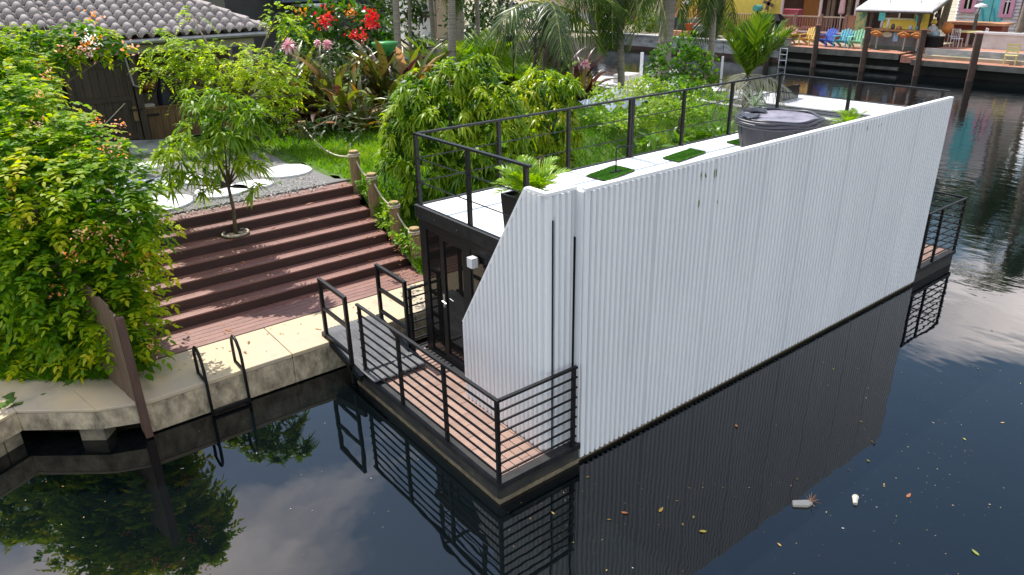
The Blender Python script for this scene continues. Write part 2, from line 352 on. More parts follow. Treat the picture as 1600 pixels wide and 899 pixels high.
sx = t.nodes.new('ShaderNodeSeparateXYZ'); t.links.new(g.outputs['Position'], sx.inputs[0])
mr = t.nodes.new('ShaderNodeMapRange'); mr.inputs[1].default_value = 7; mr.inputs[2].default_value = 17; mr.inputs[3].default_value = .0; mr.inputs[4].default_value = 1.0; t.links.new(sx.outputs[0], mr.inputs[0])
mm = t.nodes.new('ShaderNodeMath'); mm.operation = 'MULTIPLY'; t.links.new(n2_.outputs[0], mm.inputs[0]); t.links.new(mr.outputs[0], mm.inputs[1])
b1 = t.nodes.new('ShaderNodeBump'); b1.inputs['Strength'].default_value = .05; b1.inputs['Distance'].default_value = .12; t.links.new(n1.outputs[0], b1.inputs['Height'])
b2 = t.nodes.new('ShaderNodeBump'); b2.inputs['Strength'].default_value = .16; b2.inputs['Distance'].default_value = .05; t.links.new(mm.outputs[0], b2.inputs['Height']); t.links.new(b1.outputs[0], b2.inputs['Normal'])
t.links.new(b2.outputs[0], b.inputs['Normal'])
struct('water', MB().quad((-300,-300,0),(300,-300,0),(300,300,0),(-300,300,0)), m_water)

# garden terrain: flat lawn at 1.69, banked down to the seawall
GZ = 1.69
def gz(x, y):
    y0 = 5.35 if x > -2.75 else float(np.interp(x, [-9, -4.3, -3.4], [5.6, 6.35, 5.45]))
    return min(GZ, max(.47, .47+(y-y0)*(.52 if x > -2.75 else .6)))
def terr(x0, x1, y0, y1, nx, ny, dz=0.0, rough=.03):
    xs = np.linspace(x0, x1, nx); ys = np.linspace(y0, y1, ny); V = np.array([(x, y, gz(x, y)+dz+RNG.normal(0, rough)) for y in ys for x in xs])
    Fc = np.array([(j*nx+i, j*nx+i+1, (j+1)*nx+i+1, (j+1)*nx+i) for j in range(ny-1) for i in range(nx-1)]); return V, Fc
def joinarr(lst):
    V = []; Fs = []; k = 0
    for a, f in lst: V.append(a); Fs.append(f+k); k += len(a)
    return np.concatenate(V), np.concatenate(Fs)
V, Fc = joinarr([terr(2.28, 14.6, 4.95, 34, 60, 120), terr(-14, 2.28, 8.02, 60, 60, 140, -.03), terr(-14, -2.74, 4.95, 7.9, 70, 24), terr(2.28, 16, 34, 60, 12, 20)])
struct('ground', arrmesh('ground', V, Fc, None, m_lawn, True), m_lawn)
st = MB()
st.box(-14, 14.6, 60, 61, -1, 1.69).box(14.6, 14.9, 4.0, 40, -1, 1.78)
struct('garden_edge', st, m_farconc)
gp = [PZ(x, y, GZ) for x, y in ((215,300),(232,262),(262,236),(330,232),(415,240),(450,258),(480,262),(520,288),(480,300))]
gp = [(-2.6,8.06),(-2.6,12.5)]+[(p[0], p[1]) for p in gp[2:6]]+[tuple(PZ(485,266,GZ)[:2]), tuple(PZ(522,282,GZ)[:2]), (2.42,8.06)]
struct('gravel_path', MB().prism([(a, b_, GZ) for a, b_ in gp], -.2, .035), m_gravel)
gs = []
for _ in range(9000):
    x, y = RNG.uniform(-2.5, 2.2), RNG.uniform(7.8, 12.5); gs.append((x, y, GZ+.037))
gs = np.array(gs); n = len(gs); A = leaf_arr(gs, RNG.normal(size=(n,3))*[1,1,.3], RNG.uniform(.02,.045,n), RNG.uniform(.015,.035,n), 0, 'petal', N=RNG.normal(size=(n,3))*.3+[0,0,1])
m_peb = leafmat('gravel_chip', [(.08,.08,.08),(.3,.29,.27),(.5,.48,.44)], trans=0, rough=.9)
inside = (gs[:,0] < 1.9) & (gs[:,1] < 9.2+gs[:,0]*.1+RNG.uniform(-.5,3,n))
tag(O('gravel', leaf_mesh('gravel', [(A[inside], RNG.uniform(0,1,inside.sum()))], m_peb)), 'loose grey gravel between the white stepping stones', 'gravel', kind='stuff')

# near seawall: cap in cast lengths, stained beam below
sw = T('seawall', 'weathered concrete seawall with a sunlit cap below the wooden steps', 'seawall', (0, 4.5, 0))
xs = [-2.78, -.72, 1.35, 3.6, 6, 8.6, 11.4, 14.6]
for i in range(len(xs)-1):
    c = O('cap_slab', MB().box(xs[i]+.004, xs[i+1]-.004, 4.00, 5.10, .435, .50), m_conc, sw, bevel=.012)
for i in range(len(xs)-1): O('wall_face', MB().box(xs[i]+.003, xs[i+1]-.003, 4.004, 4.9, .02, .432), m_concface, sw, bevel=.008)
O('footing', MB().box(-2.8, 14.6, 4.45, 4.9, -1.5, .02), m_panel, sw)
sl_ = T('seawall', 'stained grey neighbouring seawall at left, bending away from the brown fence', 'seawall', (-3.6, 4.6, 0))
P = [PZ(x, y, .5)[:2] for x, y in ((-60,690),(25,642),(150,640),(221,629))]; P = [np.array([-9.7, 1.4])]+P
Bk = [PZ(x, y, .5)[:2] for x, y in ((-90,600),(-20,588),(95,592))]+[np.array([-2.83, 4.95])]; Bk = [np.array([-10.2, 3.6])]+Bk
for i in range(4):
    O('cap_slab', MB().prism([(*P[i],0),(*P[i+1],0),(*Bk[i+1],0),(*Bk[i],0)], .455, .50), m_conc, sl_, bevel=.01)
    a, c = np.array(P[i]), np.array(P[i+1]); nr = unit(np.array([-(c-a)[1], (c-a)[0]])); f = .003
    O('wall_face', MB().prism([(*(a+nr*f),0),(*(c+nr*f),0),(*(c+nr*.5),0),(*(a+nr*.5),0)], .20, .453), m_concface, sl_)
    for k in range(3):
        if (i, k) not in ((0, 0), (0, 1), (0, 2), (1, 0), (1, 1), (1, 2), (2, 2)): continue
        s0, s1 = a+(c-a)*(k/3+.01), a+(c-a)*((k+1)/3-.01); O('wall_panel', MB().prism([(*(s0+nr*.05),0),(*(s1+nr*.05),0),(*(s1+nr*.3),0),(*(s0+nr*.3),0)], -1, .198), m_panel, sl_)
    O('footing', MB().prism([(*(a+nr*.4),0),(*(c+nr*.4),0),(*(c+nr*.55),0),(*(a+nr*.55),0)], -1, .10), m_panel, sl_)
vv = [(*q_,.46) for q_ in Bk]+[(-2.76,6.6,.46),(-13,9,.46),(-13.5,3.6,.46)]
struct('grass_verge', MB().quad(*vv), m_lawn)
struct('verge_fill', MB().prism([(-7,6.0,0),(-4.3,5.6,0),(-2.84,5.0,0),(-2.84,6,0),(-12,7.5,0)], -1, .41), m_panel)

# ================================================================== WOODEN STEPS
ws = T('wooden_steps', 'wide red-brown composite steps down from the gravel to the seawall deck', 'steps', (-.2, 5.1, .5))
ends = [2.39,2.31,2.29,2.33,2.27,2.25,2.27]
def boards(name, y0, y1, z0, z1, xr, m, n=1, jx=0.0):
    w = (y1-y0)/n
    for k in range(n):
        cuts = [-2.72, -2.72+1.6+RNG.uniform(-.5,.9), xr]
        cuts = [cuts[0], cuts[1]+1.2, xr]
        for i in range(len(cuts)-1):
            O(name, MB().box(cuts[i]+.002, cuts[i+1]-.002, y0+k*w+.004, y0+(k+1)*w-.004, z0, z1), m, ws, bevel=.003)
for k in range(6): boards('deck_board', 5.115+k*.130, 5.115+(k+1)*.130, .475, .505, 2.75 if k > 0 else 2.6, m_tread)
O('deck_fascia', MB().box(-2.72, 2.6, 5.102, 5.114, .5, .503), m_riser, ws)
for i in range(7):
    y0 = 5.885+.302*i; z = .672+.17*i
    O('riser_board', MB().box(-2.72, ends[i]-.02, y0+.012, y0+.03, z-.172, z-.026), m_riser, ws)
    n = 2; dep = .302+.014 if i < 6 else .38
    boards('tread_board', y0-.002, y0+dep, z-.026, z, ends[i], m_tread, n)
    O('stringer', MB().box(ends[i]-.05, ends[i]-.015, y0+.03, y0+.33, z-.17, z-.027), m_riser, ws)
O('step_base', MB().box(-2.7, 2.2, 5.95, 7.9, .2, .49), m_riser, ws)
# dead leaves on the boards
m_dead = leafmat('dry_leaf', [(.30,.10,.03),(.45,.22,.08),(.38,.16,.10),(.55,.36,.16)], trans=.2, rough=.7)
pl = []
for _ in range(330):
    i = RNG.integers(-1, 7); x = RNG.uniform(-2.4, 2.3)
    if RNG.random() < .45: x = 2.3-abs(RNG.normal(0,.2))
    elif RNG.random() < .4: x = RNG.normal(-1.0,.5)
    if i < 0: pl.append((x, RNG.uniform(5.15, 5.85), .512))
    else: pl.append((x, 5.885+.302*i+RNG.uniform(.02,.27), .672+.17*i+.008))
for _ in range(160): pl.append((RNG.uniform(-2.7,2), RNG.uniform(4.1,5.05), .508) if RNG.random()<.25 else (2.33+RNG.normal(0,.12), RNG.uniform(5.7,6.6), gz(2.3,0)+.1+RNG.uniform(0,.5)))
pl = np.array(pl); n = len(pl); ang = RNG.uniform(0, 6.28, n)
big = RNG.random(n) < .12
A = leaf_arr(pl, np.stack([np.cos(ang), np.sin(ang), RNG.uniform(0,.5,n)], -1), np.where(big, .15, .05)*RNG.uniform(.6,1.2,n), np.where(big,.03,.018), .3, 'lance')
tag(O('fallen_leaves', leaf_mesh('fallen_leaves', [(A, RNG.uniform(0,1,n))], m_dead)), 'dry brown leaves scattered over the red-brown steps', 'leaves', kind='stuff')

# ================================================================== HOUSEBOAT
hb = T('houseboat', 'small container houseboat with a white corrugated screen wall and black railings', 'houseboat', (5.5, 1.6, 0))
ZD = .278; RH = 1.07; X1 = 11.38; YB = 3.42; ZR = 2.55; RX0, RX1, RY = 1.09, 9.58, 3.20
h = MB(); h.box(-.01, X1-.05, .03, YB, -.5, .20); h.box(-.005, 1.2, -.0, .03, -.5, .20); h.box(9.73, X1-.055, .0, .03, -.5, .20); O('hull', h, m_hull, hb, bevel=.01)
O('waterline_scum', MB().box(-.022, X1-.04, .016, YB+.01, -.05, .05).box(-.021, 1.19, -.012, .0158, -.05, .052), m_algae, hb)
fr = MB(); fr.box(-.03, 1.21, -.02, .10, .20, ZD); fr.box(1.21, 9.72, .07, .10, .20, ZD); fr.box(9.72, X1, -.02, .10, .20, ZD); fr.box(-.03, .09, .10, YB, .20, ZD); fr.box(X1-.1, X1, .10, YB, .20, ZD); fr.box(.09, X1-.1, YB-.1, YB, .20, ZD)
O('deck_frame', fr, m_blackdull, hb, bevel=.006)
O('deck_base', MB().box(.08, X1-.1, .1, YB-.1, .18, .245), m_blackdull, hb)
bw = .124
for k in range(8):
    x0 = .094+k*bw; y = .105-(k*.37 % .6)
    while y < YB-.1:
        y1 = min(y+.605, YB-.104)
        if y1 > .15: O('deck_board', MB().box(x0+.0045, x0+bw-.0045, max(y,.104)+.004, y1-.004, .245, ZD-.008), m_deck, hb)
        y += .605
for k in range(12):
    x0 = 9.75+k*.128; 
    for y0, y1 in ((.104, 1.2), (1.2, 2.3), (2.3, YB-.104)): O('deck_board', MB().box(x0+.003, x0+.125, y0+.003, y1-.003, .245, ZD-.008), m_deck, hb)
# container body
cb = MB(); cb.box(RX0+.03, RX1, .16, RY-.02, ZD, ZR-.14)
O('container_body', cb, m_black, hb)
cf = MB()
cf.box(RX0-.02, RX0+.10, RY-.16, RY, ZD, ZR-.16); cf.box(RX0-.02, RX0+.1, .16, .3, ZD, ZR-.16); cf.box(RX0-.02, RX0+.1, .3, RY-.16, ZR-.30, ZR-.16); cf.box(RX0-.02, RX0+.1, .3, RY-.16, ZD, ZD+.09)
cf.box(RX0-.012, RX0+.09, 1.98, 2.10, ZD+.09, ZR-.30)
O('front_frame', cf, m_black, hb, bevel=.006)
O('front_panel', MB().box(RX0+.005, RX0+.06, .3, 1.98, ZD+.09, ZR-.30), m_blackdull, hb)
dr = O('sliding_door', MB().box(RX0-.008, RX0+.05, 2.10, 2.17, ZD+.09, ZR-.30).box(RX0-.008, RX0+.05, 2.62, 2.72, ZD+.09, ZR-.30).box(RX0-.008, RX0+.05, 2.17, 2.62, ZD+.09, ZD+.17).box(RX0-.008, RX0+.05, 2.17, 2.62, ZR-.37, ZR-.30), m_black, hb, bevel=.004)
O('glass', MB().box(RX0+.012, RX0+.022, 2.17, 2.62, ZD+.17, ZR-.37), m_glass, dr)
O('handle', MB().tube([(RX0-.05,2.66,1.28),(RX0-.05,2.56,1.27)], .011, 8).tube([(RX0-.01,2.66,1.28),(RX0-.05,2.66,1.28)], .012, 8).box(RX0-.02,RX0-.008,2.635,2.685,1.18,1.38), m_steel, dr)
O('side_glass', MB().box(RX0+.0, RX0+.02, 2.74, RY-.17, ZD+.1, ZR-.31), m_glass, hb)
O('window_pane', MB().box(RX0-.004, RX0+.003, 1.30, 1.93, ZD+.14, ZR-.36), m_glass, hb)
O('door_threshold', MB().box(RX0-.10, RX0-.022, .3, RY, ZD-.008, ZD+.035), m_blackdull, hb)
lp = PX(738, 408, RX0-.10)
lm = O('wall_lamp', MB().box(lp[0]-.05, lp[0]+.05, lp[1]-.055, lp[1]+.055, lp[2]-.085, lp[2]+.05), m_lamp, hb, bevel=.006)
O('lamp_bracket', MB().box(lp[0]+.04, RX0+.0, lp[1]-.03, lp[1]+.03, lp[2]+.02, lp[2]+.045), m_black, lm)
# roof
rf = MB(); rf.box(RX0-.05, RX1+.05, RY-.02, RY+.05, ZR-.17, ZR+.012); rf.box(RX0-.05, RX0+.03, .155, RY-.02, ZR-.17, ZR+.012); rf.box(RX1-.03, RX1+.05, .155, RY-.02, ZR-.17, ZR+.012); rf.box(RX0+.03, RX1-.03, .155, .19, ZR-.17, ZR+.012)
O('roof_edge_frame', rf, m_blackdull, hb, bevel=.008)
xs = [RX0+.03, 2.45, 3.86, 5.27, 6.67, 8.08, RX1-.03]
for i in range(6):
    O('roof_panel', MB().box(xs[i]+.004, xs[i+1]-.004, .19, RY-.02, ZR-.06, ZR), m_roofw, hb, bevel=.006)
    O('roof_seam', MB().box(xs[i]+.1, xs[i+1]-.1, 1.655, 1.675, ZR, ZR+.006), m_roofw, hb)
# roof railing
def railing(label, path, post_ts, h, z, rods, top=.05, pw=.05, rodr=.008, ext=0.0):
    """path: list of two points; posts at the fractions"""
    a, c = Vector(path[0]), Vector(path[1]); d = (c-a).normalized()
    e = O('railing', MB().beam(a+Vector((0,0,z+h))-d*top*.5, c+Vector((0,0,z+h))+d*top*.5, top, .028), m_black, hb)
    for p in post_ts:
        q = a.lerp(c, p) if isinstance(p, float) else Vector((p[0], p[1], 0))
        O('post', MB().beam(q+Vector((0,0,z-.04)), q+Vector((0,0,z+h-.014)), pw, pw), m_black, e)
    for r in rods:
        O('bar', MB().tube([a+Vector((0,0,z+r))-d*ext, c+Vector((0,0,z+r))+d*ext], rodr, 6) if rodr < .009 else MB().beam(a+Vector((0,0,z+r))-d*ext, c+Vector((0,0,z+r))+d*ext, rodr*2, rodr*2), m_black, e)
    return e
HR = .99
px_ = [1.09+.02, 2.51, 3.88, 5.27, 6.64, 8.02, 9.56]
L = px_[-1]-px_[0]
railing('', ((px_[0], RY, 0), (px_[-1], RY, 0)), [(x-px_[0])/L for x in px_], HR, ZR, (.33, .66))
O('post', MB().beam((5.33, RY, ZR-.04), (5.33, RY, ZR+HR-.014), .05, .05), m_black, hb)
railing('', ((RX0+.02, RY-.03, 0), (RX0+.02, .80, 0)), [.5, .98], HR, ZR, (.33, .66))
railing('', ((9.56, RY-.03, 0), (9.56, .04, 0)), [.46, .98], HR, ZR, (.33, .66))
# deck railings
rods = [RH-.135*k for k in range(1, 8)]
def deckrail(a, c, posts): return railing('', (a, c), posts, RH, ZD, rods, top=.042, pw=.042, rodr=.0095, ext=.03)
deckrail((0, .0, 0), (0, 3.20, 0), [0.004, 1.05/3.2, 2.11/3.2, .985])
deckrail((.03, .0, 0), (1.12, .0, 0), [.975])
deckrail((.82, 3.2, 0), (1.05, 3.2, 0), [.04])
deckrail((11.34, 0, 0), (11.34, 3.3, 0), [.004, .35, .68, .99])
deckrail((9.8, 0, 0), (11.31, 0, 0), [.02, .37])
# screen wall of corrugated sheet
def corr(a, c, zb, ztf, pitch=.084, dep=.044, n=None, flip=1):
    """standing ribbed sheet from a to c; ztf(s) gives the top height at distance s"""
    a = np.array(a[:2], float); c = np.array(c[:2], float); L = np.linalg.norm(c-a); d = (c-a)/L; nr = np.array([d[1], -d[0]])*flip
    prof = [(0,0),(.16,0),(.24,.75),(.31,1),(.80,1),(.90,.7)]; V = []; k = 0; s = 0.0; ss = []
    for i in range(int(L/pitch)+1):
        for (u, w) in prof:
            if (i+u)*pitch <= L: ss.append(((i+u)*pitch, w))
    ss.append((L, 0))
    for s, w in ss: q = a+d*s+nr*dep*w; V.append((q[0], q[1], zb)); V.append((q[0], q[1], ztf(s)))
    bk = len(V)
    for s, w in ss: q = a+d*s+nr*(dep*w-.003); V.append((q[0], q[1], zb)); V.append((q[0], q[1], ztf(s)))
    Fc = []
    for i in range(len(ss)-1):
        j = 2*i; Fc.append((j, j+2, j+3, j+1)); Fc.append((bk+j, bk+j+1, bk+j+3, bk+j+2)); Fc.append((j, bk+j, bk+j+2, j+2)); Fc.append((j+1, j+3, bk+j+3, bk+j+1))
    m = bpy.data.meshes.new('sheet'); m.from_pydata(V, [], Fc); m.update(); m.materials.append(m_white); return m
ZT = 3.43; WX0, WX1 = 1.216, 9.71; WY = .015; XF = .80; YS = .144
cuts = [WX0+.06+1.04*i for i in range(8)]+[WX1-.03]
for i in range(8): O('corrugated_panel', corr((cuts[i]+.002, WY), (cuts[i+1]-.002, WY), .07, lambda s: ZT-.03), None, hb)
O('corner_trim', MB().box(WX0, WX0+.062, WY-.028, WY+.03, .06, ZT-.03), m_white, hb, bevel=.003)
O('corner_trim', MB().box(WX1-.03, WX1, WY-.03, WY+.03, .06, ZT-.03), m_white, hb, bevel=.003)
O('cap_trim', MB().box(WX0-.004, WX1+.004, WY-.034, WY+.045, ZT-.031, ZT+.008), m_white, hb, bevel=.004)
O('return_trim', MB().box(WX0-.028, WX0-.006, WY+.0, YS+.03, .2, ZT-.035), m_white, hb)
O('gap_strip', MB().box(XF+.0605, XF+.070, YS-.036, YS+.01, ZD, ZT-.30), m_black, hb); O('gap_strip', MB().box(WX0-.039, WX0-.029, YS-.040, YS+.02, ZD, ZT-.55), m_black, hb)
O('corrugated_panel', corr((XF+.071, YS), (WX0-.040, YS), ZD-.02, lambda s: ZT-.03), None, hb)
O('corner_trim', MB().box(XF-.005, XF+.06, YS-.026, YS+.02, ZD-.02, ZT-.03), m_white, hb, bevel=.003)
O('cap_trim', MB().box(XF-.03, WX0, YS-.03, YS+.04, ZT-.031, ZT+.006), m_white, hb, bevel=.004)
# front wing with the slanted edge
YD, ZDG, YT = 1.746, 1.385, .46
def wing(s):
    y = YS+.02+s
    return ZT-.03 if y < YT else (ZT-.03)+(ZDG-ZT)*(y-YT)/(YD-YT)
O('corrugated_panel', corr((XF, YS+.02), (XF, YD), ZD-.01, wing, flip=-1), None, hb)
O('cap_trim', MB().box(XF-.03, XF+.04, YS+.04, YT, ZT-.031, ZT+.006), m_white, hb, bevel=.004)
O('slant_trim', MB().beam((XF-.005, YT-.01, ZT-.01), (XF-.005, YD, ZDG+.0), .07, .03, up=(0,.5,.5)), m_white, hb)
O('edge_trim', MB().box(XF-.03, XF+.02, YD-.012, YD+.01, ZD, ZDG), m_white, hb, bevel=.003)
# brackets of the rail on the wall and small bolts on the roof frame
for y in (2.75, 2.2): O('bolt', MB().tube([(RX0-.055,y,ZR-.10),(RX0-.05,y,ZR-.10)], .012, 6), m_steel, hb)
# leaf sprigs left on the screen wall
m_decal = leafmat('printed_leaf_green', [(.03,.09,.01),(.12,.22,.02),(.25,.3,.05)], trans=0, rough=.4)
def sprig(px, py, n, L, sp, down=True):
    c = PY(px, py, WY-.034); P_ = np.tile(c, (n, 1)); a = np.linspace(-sp, sp, n)
    D = np.stack([np.sin(a), 0*a-.05, -np.cos(a)], -1); A = leaf_arr(P_+RNG.normal(0,.01,P_.shape)*[1,0,1], D, L*RNG.uniform(.7,1.1,n), .03, 0, 'lance', N=np.tile([0.,-1,0],(n,1)))
    O('leaf_sprig', leaf_mesh('leaf_sprig', [(A, RNG.uniform(0,1,n))], m_decal), None, hb)
sprig(1098,268,5,.16,.6); sprig(1118,264,4,.14,.5); sprig(1092,312,3,.09,.4); sprig(1118,312,3,.08,.4); sprig(1356,197,3,.07,.5); sprig(1375,196,3,.07,1.4)

# gangway
gw = T('gangway', 'short black boarding gangway with grey mat and two open handrails to the seawall', 'gangway', (.35, 3.7, .4))
def gy(y): return .28+.03+(max(y, 3.2)-3.2)*(.23/.95) if y < 4.15 else .54
rp = MB(); 
for x in (-.12, .80): rp.beam((x, 3.05, gy(3.2)-.02), (x, 4.25, gy(4.25)-.01), .05, .10)
for k in range(6): yy = 3.15+k*.2; rp.beam((-.12, yy, gy(yy)-.04), (.8, yy, gy(yy)-.04), .04, .04)
O('ramp_frame', rp, m_black, gw)
V = []; ny, nx = 26, 90
for j in range(ny):
    y = 2.78+j*(4.32-2.78)/(ny-1)
    for i in range(nx):
        x = -.06+i*(.86-.02)/(nx-1)-.02*j/ny; V.append((x, y, gy(y)+.006+ (.02*math.sin(x*9+y*3)+.012*math.sin(x*21-y*7) if y < 4.1 else 0)*(1 if y>3.15 else .4)+.016+.006*math.sin(i*1.05)))
Fc = np.array([(j*nx+i, j*nx+i+1, (j+1)*nx+i+1, (j+1)*nx+i) for j in range(ny-1) for i in range(nx-1)])
gm = O('mat', arrmesh('mat', np.array(V), Fc, None, m_mat, True), None, gw); sm = gm.modifiers.new('s', 'SOLIDIFY'); sm.thickness = .012; sm.offset = -1
V = []; 
O('mat_strip', MB().box(-.02,.76,3.12,3.19,gy(3.2)+.012,gy(3.2)+.045), m_mat, gw)
def handrail(x, zt0, zt1, y0, y1, zb):
    e = O('handrail', MB().beam((x, y0-.025, zt1), (x, y1+.025, zt0), .05, .05), m_black, gw)
    O('post', MB().beam((x, y0, zb-.12), (x, y0, zt1-.024), .05, .05), m_black, e); O('post', MB().beam((x, y1, zb), (x, y1, zt0-.024), .05, .05), m_black, e)
    for f in (.36, .72): O('bar', MB().beam((x, y0+.02, zt1-(zt1-zb)*f), (x, y1-.02, zt0-(zt0-zb)*f), .038, .05), m_black, e)
handrail(-.12, 1.46, 1.44, 3.32, 4.12, .22)
handrail(.80, 1.45, 1.43, 3.28, 4.10, .40)
# ladder
ld = T('ladder', 'black tubular pool ladder with two arched handles on the seawall edge', 'ladder', (-1.7, 4.1, .5))
for x in (-1.95, -1.44):
    pts = [(x, 4.30, .50), (x, 4.30, .80), (x, 4.28, .88), (x, 4.22, .94), (x, 4.14, .955), (x, 4.06, .92), (x, 3.98, .82), (x, 3.95, .7), (x, 3.94, .45), (x, 3.94, -.25)]
    e = O('handle_tube', MB().tube(pts, .021, 10), m_black, ld, smooth=True)
    O('foot_tube', MB().tube([(x, 4.30, .522), (x, 3.96, .522)], .019, 8), m_black, e)
for z in (.05, -.2): O('rung', MB().box(-1.95, -1.44, 3.915, 3.965, z-.012, z+.02), m_black, ld)

# brown privacy fence at the end of the steps
pf = T('privacy_fence', 'tall narrow brown board fence standing across the seawall beside the big bush', 'fence', (-2.8, 4.2, .5))
def fx(y): return -2.785-(y-4.0)*.155
ys = [4.04+k*.15 for k in range(9)]
for k in range(8):
    y0, y1 = ys[k], ys[k+1]; zt0 = 1.80+(y0-4)*.14-(.05 if k in (0, 3) else 0); zb = .52 if y0 > 4.3 else .47
    q = MB(); 
    for (ya, yb, s) in ((y0+.003, y1-.003, 0),):
        i = len(q.v); q.v += [(fx(ya)-.022, ya, zb), (fx(ya)+.0, ya, zb), (fx(yb)+.0, yb, zb), (fx(yb)-.022, yb, zb), (fx(ya)-.022, ya, zt0), (fx(ya), ya, zt0), (fx(yb), yb, zt0+.02), (fx(yb)-.022, yb, zt0+.02)]
        q.f += [(i,i+3,i+2,i+1),(i+4,i+5,i+6,i+7),(i,i+1,i+5,i+4),(i+1,i+2,i+6,i+5),(i+2,i+3,i+7,i+6),(i+3,i,i+4,i+7)]
    O('board', q, m_fence, pf)
O('end_post', MB().box(fx(3.97)-.03, fx(3.97)+.06, 3.90, 3.985, .02, 1.74), mat('red_brown_post', (.13,.07,.048), (.09,.048,.034), 5, .6, bump=.3, stretch=(4,4,.5)), pf, bevel=.004)
O('end_board', MB().box(fx(4.0)-.035, fx(4.0)-.008, 3.93, 4.04, .1, 1.78), m_fence, pf)
O('rail', MB().beam((fx(4.0)+.03, 4.0, 1.45), (fx(5.2)+.03, 5.2, 1.6), .04, .09), m_fence, pf)

# rope bollards
bp_ = [(2.36, 7.74, 1.69), (2.37, 7.10, 1.36), (2.40, 6.36, .96), (2.44, 5.74, .60)]
b0 = PZ(475, 218, GZ); bp_ = [(b0[0], b0[1], GZ)]+bp_
lb = ['rope-wrapped timber bollard at the back among dark bromeliads, half in shade', 'rope-topped timber bollard at the head of the steps', 'rope-topped timber bollard second from the top of the steps', 'rope-topped timber bollard third from the top of the steps, beside green shrubs', 'rope-topped timber bollard lowest on the steps, beside the black container']
def bollard(i, p):
    t_ = T('bollard', lb[i], 'bollard', p, 'rope bollards along the steps'); x, y, z = p; hgt = .66 if i else .45
    pr_ = [(.105,-.3),(.105,.0),(.102,.3),(.098,hgt-.02),(.088,hgt),(.0,hgt+.004)]
    O('post', MB().lathe((x, y, z), pr_, 16), m_post, t_, smooth=False)
    for j in range(2):
        pts = [(x+.108*math.cos(a_), y+.108*math.sin(a_), z+hgt-.06-.035*j-.012*math.sin(a_)) for a_ in np.linspace(0, 2*math.pi, 17)]
        O('rope_wrap', MB().tube(pts, .016, 6, cap=False), m_rope, t_, smooth=True)
    O('post_top', MB().lathe((x, y, z+hgt), [(.096,0),(.088,.012),(0,.016)], 16), mat('pale_end_grain', (.42,.29,.12), (.3,.2,.09), 20, .8), t_)  # paler end-grain disc on the post top
    return (x, y, z+hgt-.08)
tops = [bollard(i, p) for i, p in enumerate(bp_)]
rl = ['white rope sagging from the rear bollard to the head of the steps', 'white rope between the two uppermost bollards of the steps', 'white rope between the second and third bollards of the steps', 'white rope sagging to the lowest bollard of the steps']
for i in range(4):
    a, c = Vector(tops[i]), Vector(tops[i+1]); sag = .28 if i == 0 else .13
    pts = [a.lerp(c, s)+Vector((0,0,-sag*4*s*(1-s))) for s in np.linspace(0, 1, 13)]
    tag(O('rope', MB().tube(pts, .017, 6), m_rope, smooth=True), rl[i], 'rope', 'ropes between the bollards')

# stepping stones
stl = [((235,258),.42,'partly hidden by the left bush, nearest the gate slab'),((268,283),.62,'broad, second row left of the small tree'),((243,318),.70,'nearest the top step, left'),((345,298),.55,'behind the trunk of the potted tree'),((447,267),.62,'rightmost, by the lawn edge'),((395,288),.42,'right of the trunk of the potted tree'),((212,285),.4,'tucked under the left bush')]
for (p, r, s) in stl:
    c = PZ(*p, GZ+.07); k = 26; r *= .84; ph = RNG.uniform(0,6); poly = []
    for j in range(k): a_ = 2*math.pi*j/k; rr = r*(1+.06*math.sin(2*a_+ph)+.05*math.sin(3*a_+ph*2)+RNG.uniform(-.02,.02)); poly.append((c[0]+rr*1.1*math.cos(a_), c[1]+rr*.95*math.sin(a_), GZ))
    tag(O('stepping_stone', MB().prism(poly, .0, .08), m_stone, bevel=.015), 'round white stepping stone '+s, 'stepping stone', 'white stepping stones in the gravel')

# things on the roof
def turf(pp, label):
    q = [PZ(x, y, ZR) for x, y in pp]; t_ = T('turf_mat', label, 'mat', (q[0][0], q[0][1], ZR))
    O('backing', MB().prism([(a[0], a[1], ZR) for a in q], .008, .02), m_blackdull, t_)
    m_ = leafmat('artificial_turf_'+str(len(bpy.data.materials)), [(.05,.16,.015),(.09,.25,.02),(.12,.3,.04)], trans=.1, rough=.6)
    x0, x1 = min(a[0] for a in q), max(a[0] for a in q); y0, y1 = min(a[1] for a in q), max(a[1] for a in q); n = 5000
    a, b_, c_ = q[0], q[1]-q[0], q[-1]-q[0]; s = RNG.uniform(0,1,(n,2)); P_ = a+b_*s[:,:1]+c_*s[:,1:]; P_[:,2] = ZR+.02
    O('turf_pile', leaf_mesh('turf_pile', [(leaf_arr(P_, RNG.normal(0,.3,(n,3))+[0,0,1], .02, .016, 0, 'blade', N=RNG.normal(size=(n,3))), RNG.uniform(0,1,n))], m_), None, t_)['kind'] = 'stuff'
turf([(948,285),(916,277),(975,265),(992,268)], 'green artificial turf mat on the white roof, nearer of two')
turf([(1060,255),(1035,249),(1085,238),(1103,240)], 'green artificial turf mat on the white roof between rail and screen wall, further one')
turf([(1170,232),(1135,224),(1158,219),(1195,226)], 'small green turf corner at the foot of the grey tub on the roof')
c = PZ(962, 272, ZR)
gf = T('golf_cup_flag', 'thin black flag stand on the nearer turf mat on the roof', 'flag stand', (c[0], c[1], ZR))
O('pole', MB().tube([(c[0],c[1],ZR+.01),(c[0],c[1],ZR+.42),(c[0]+.03,c[1]-.03,ZR+.44),(c[0]+.22,c[1]-.2,ZR+.43)], .012, 6), m_black, gf); O('base', MB().box(c[0]-.1,c[0]+.1,c[1]-.03,c[1]+.03,ZR+.022,ZR+.045), m_black, gf)
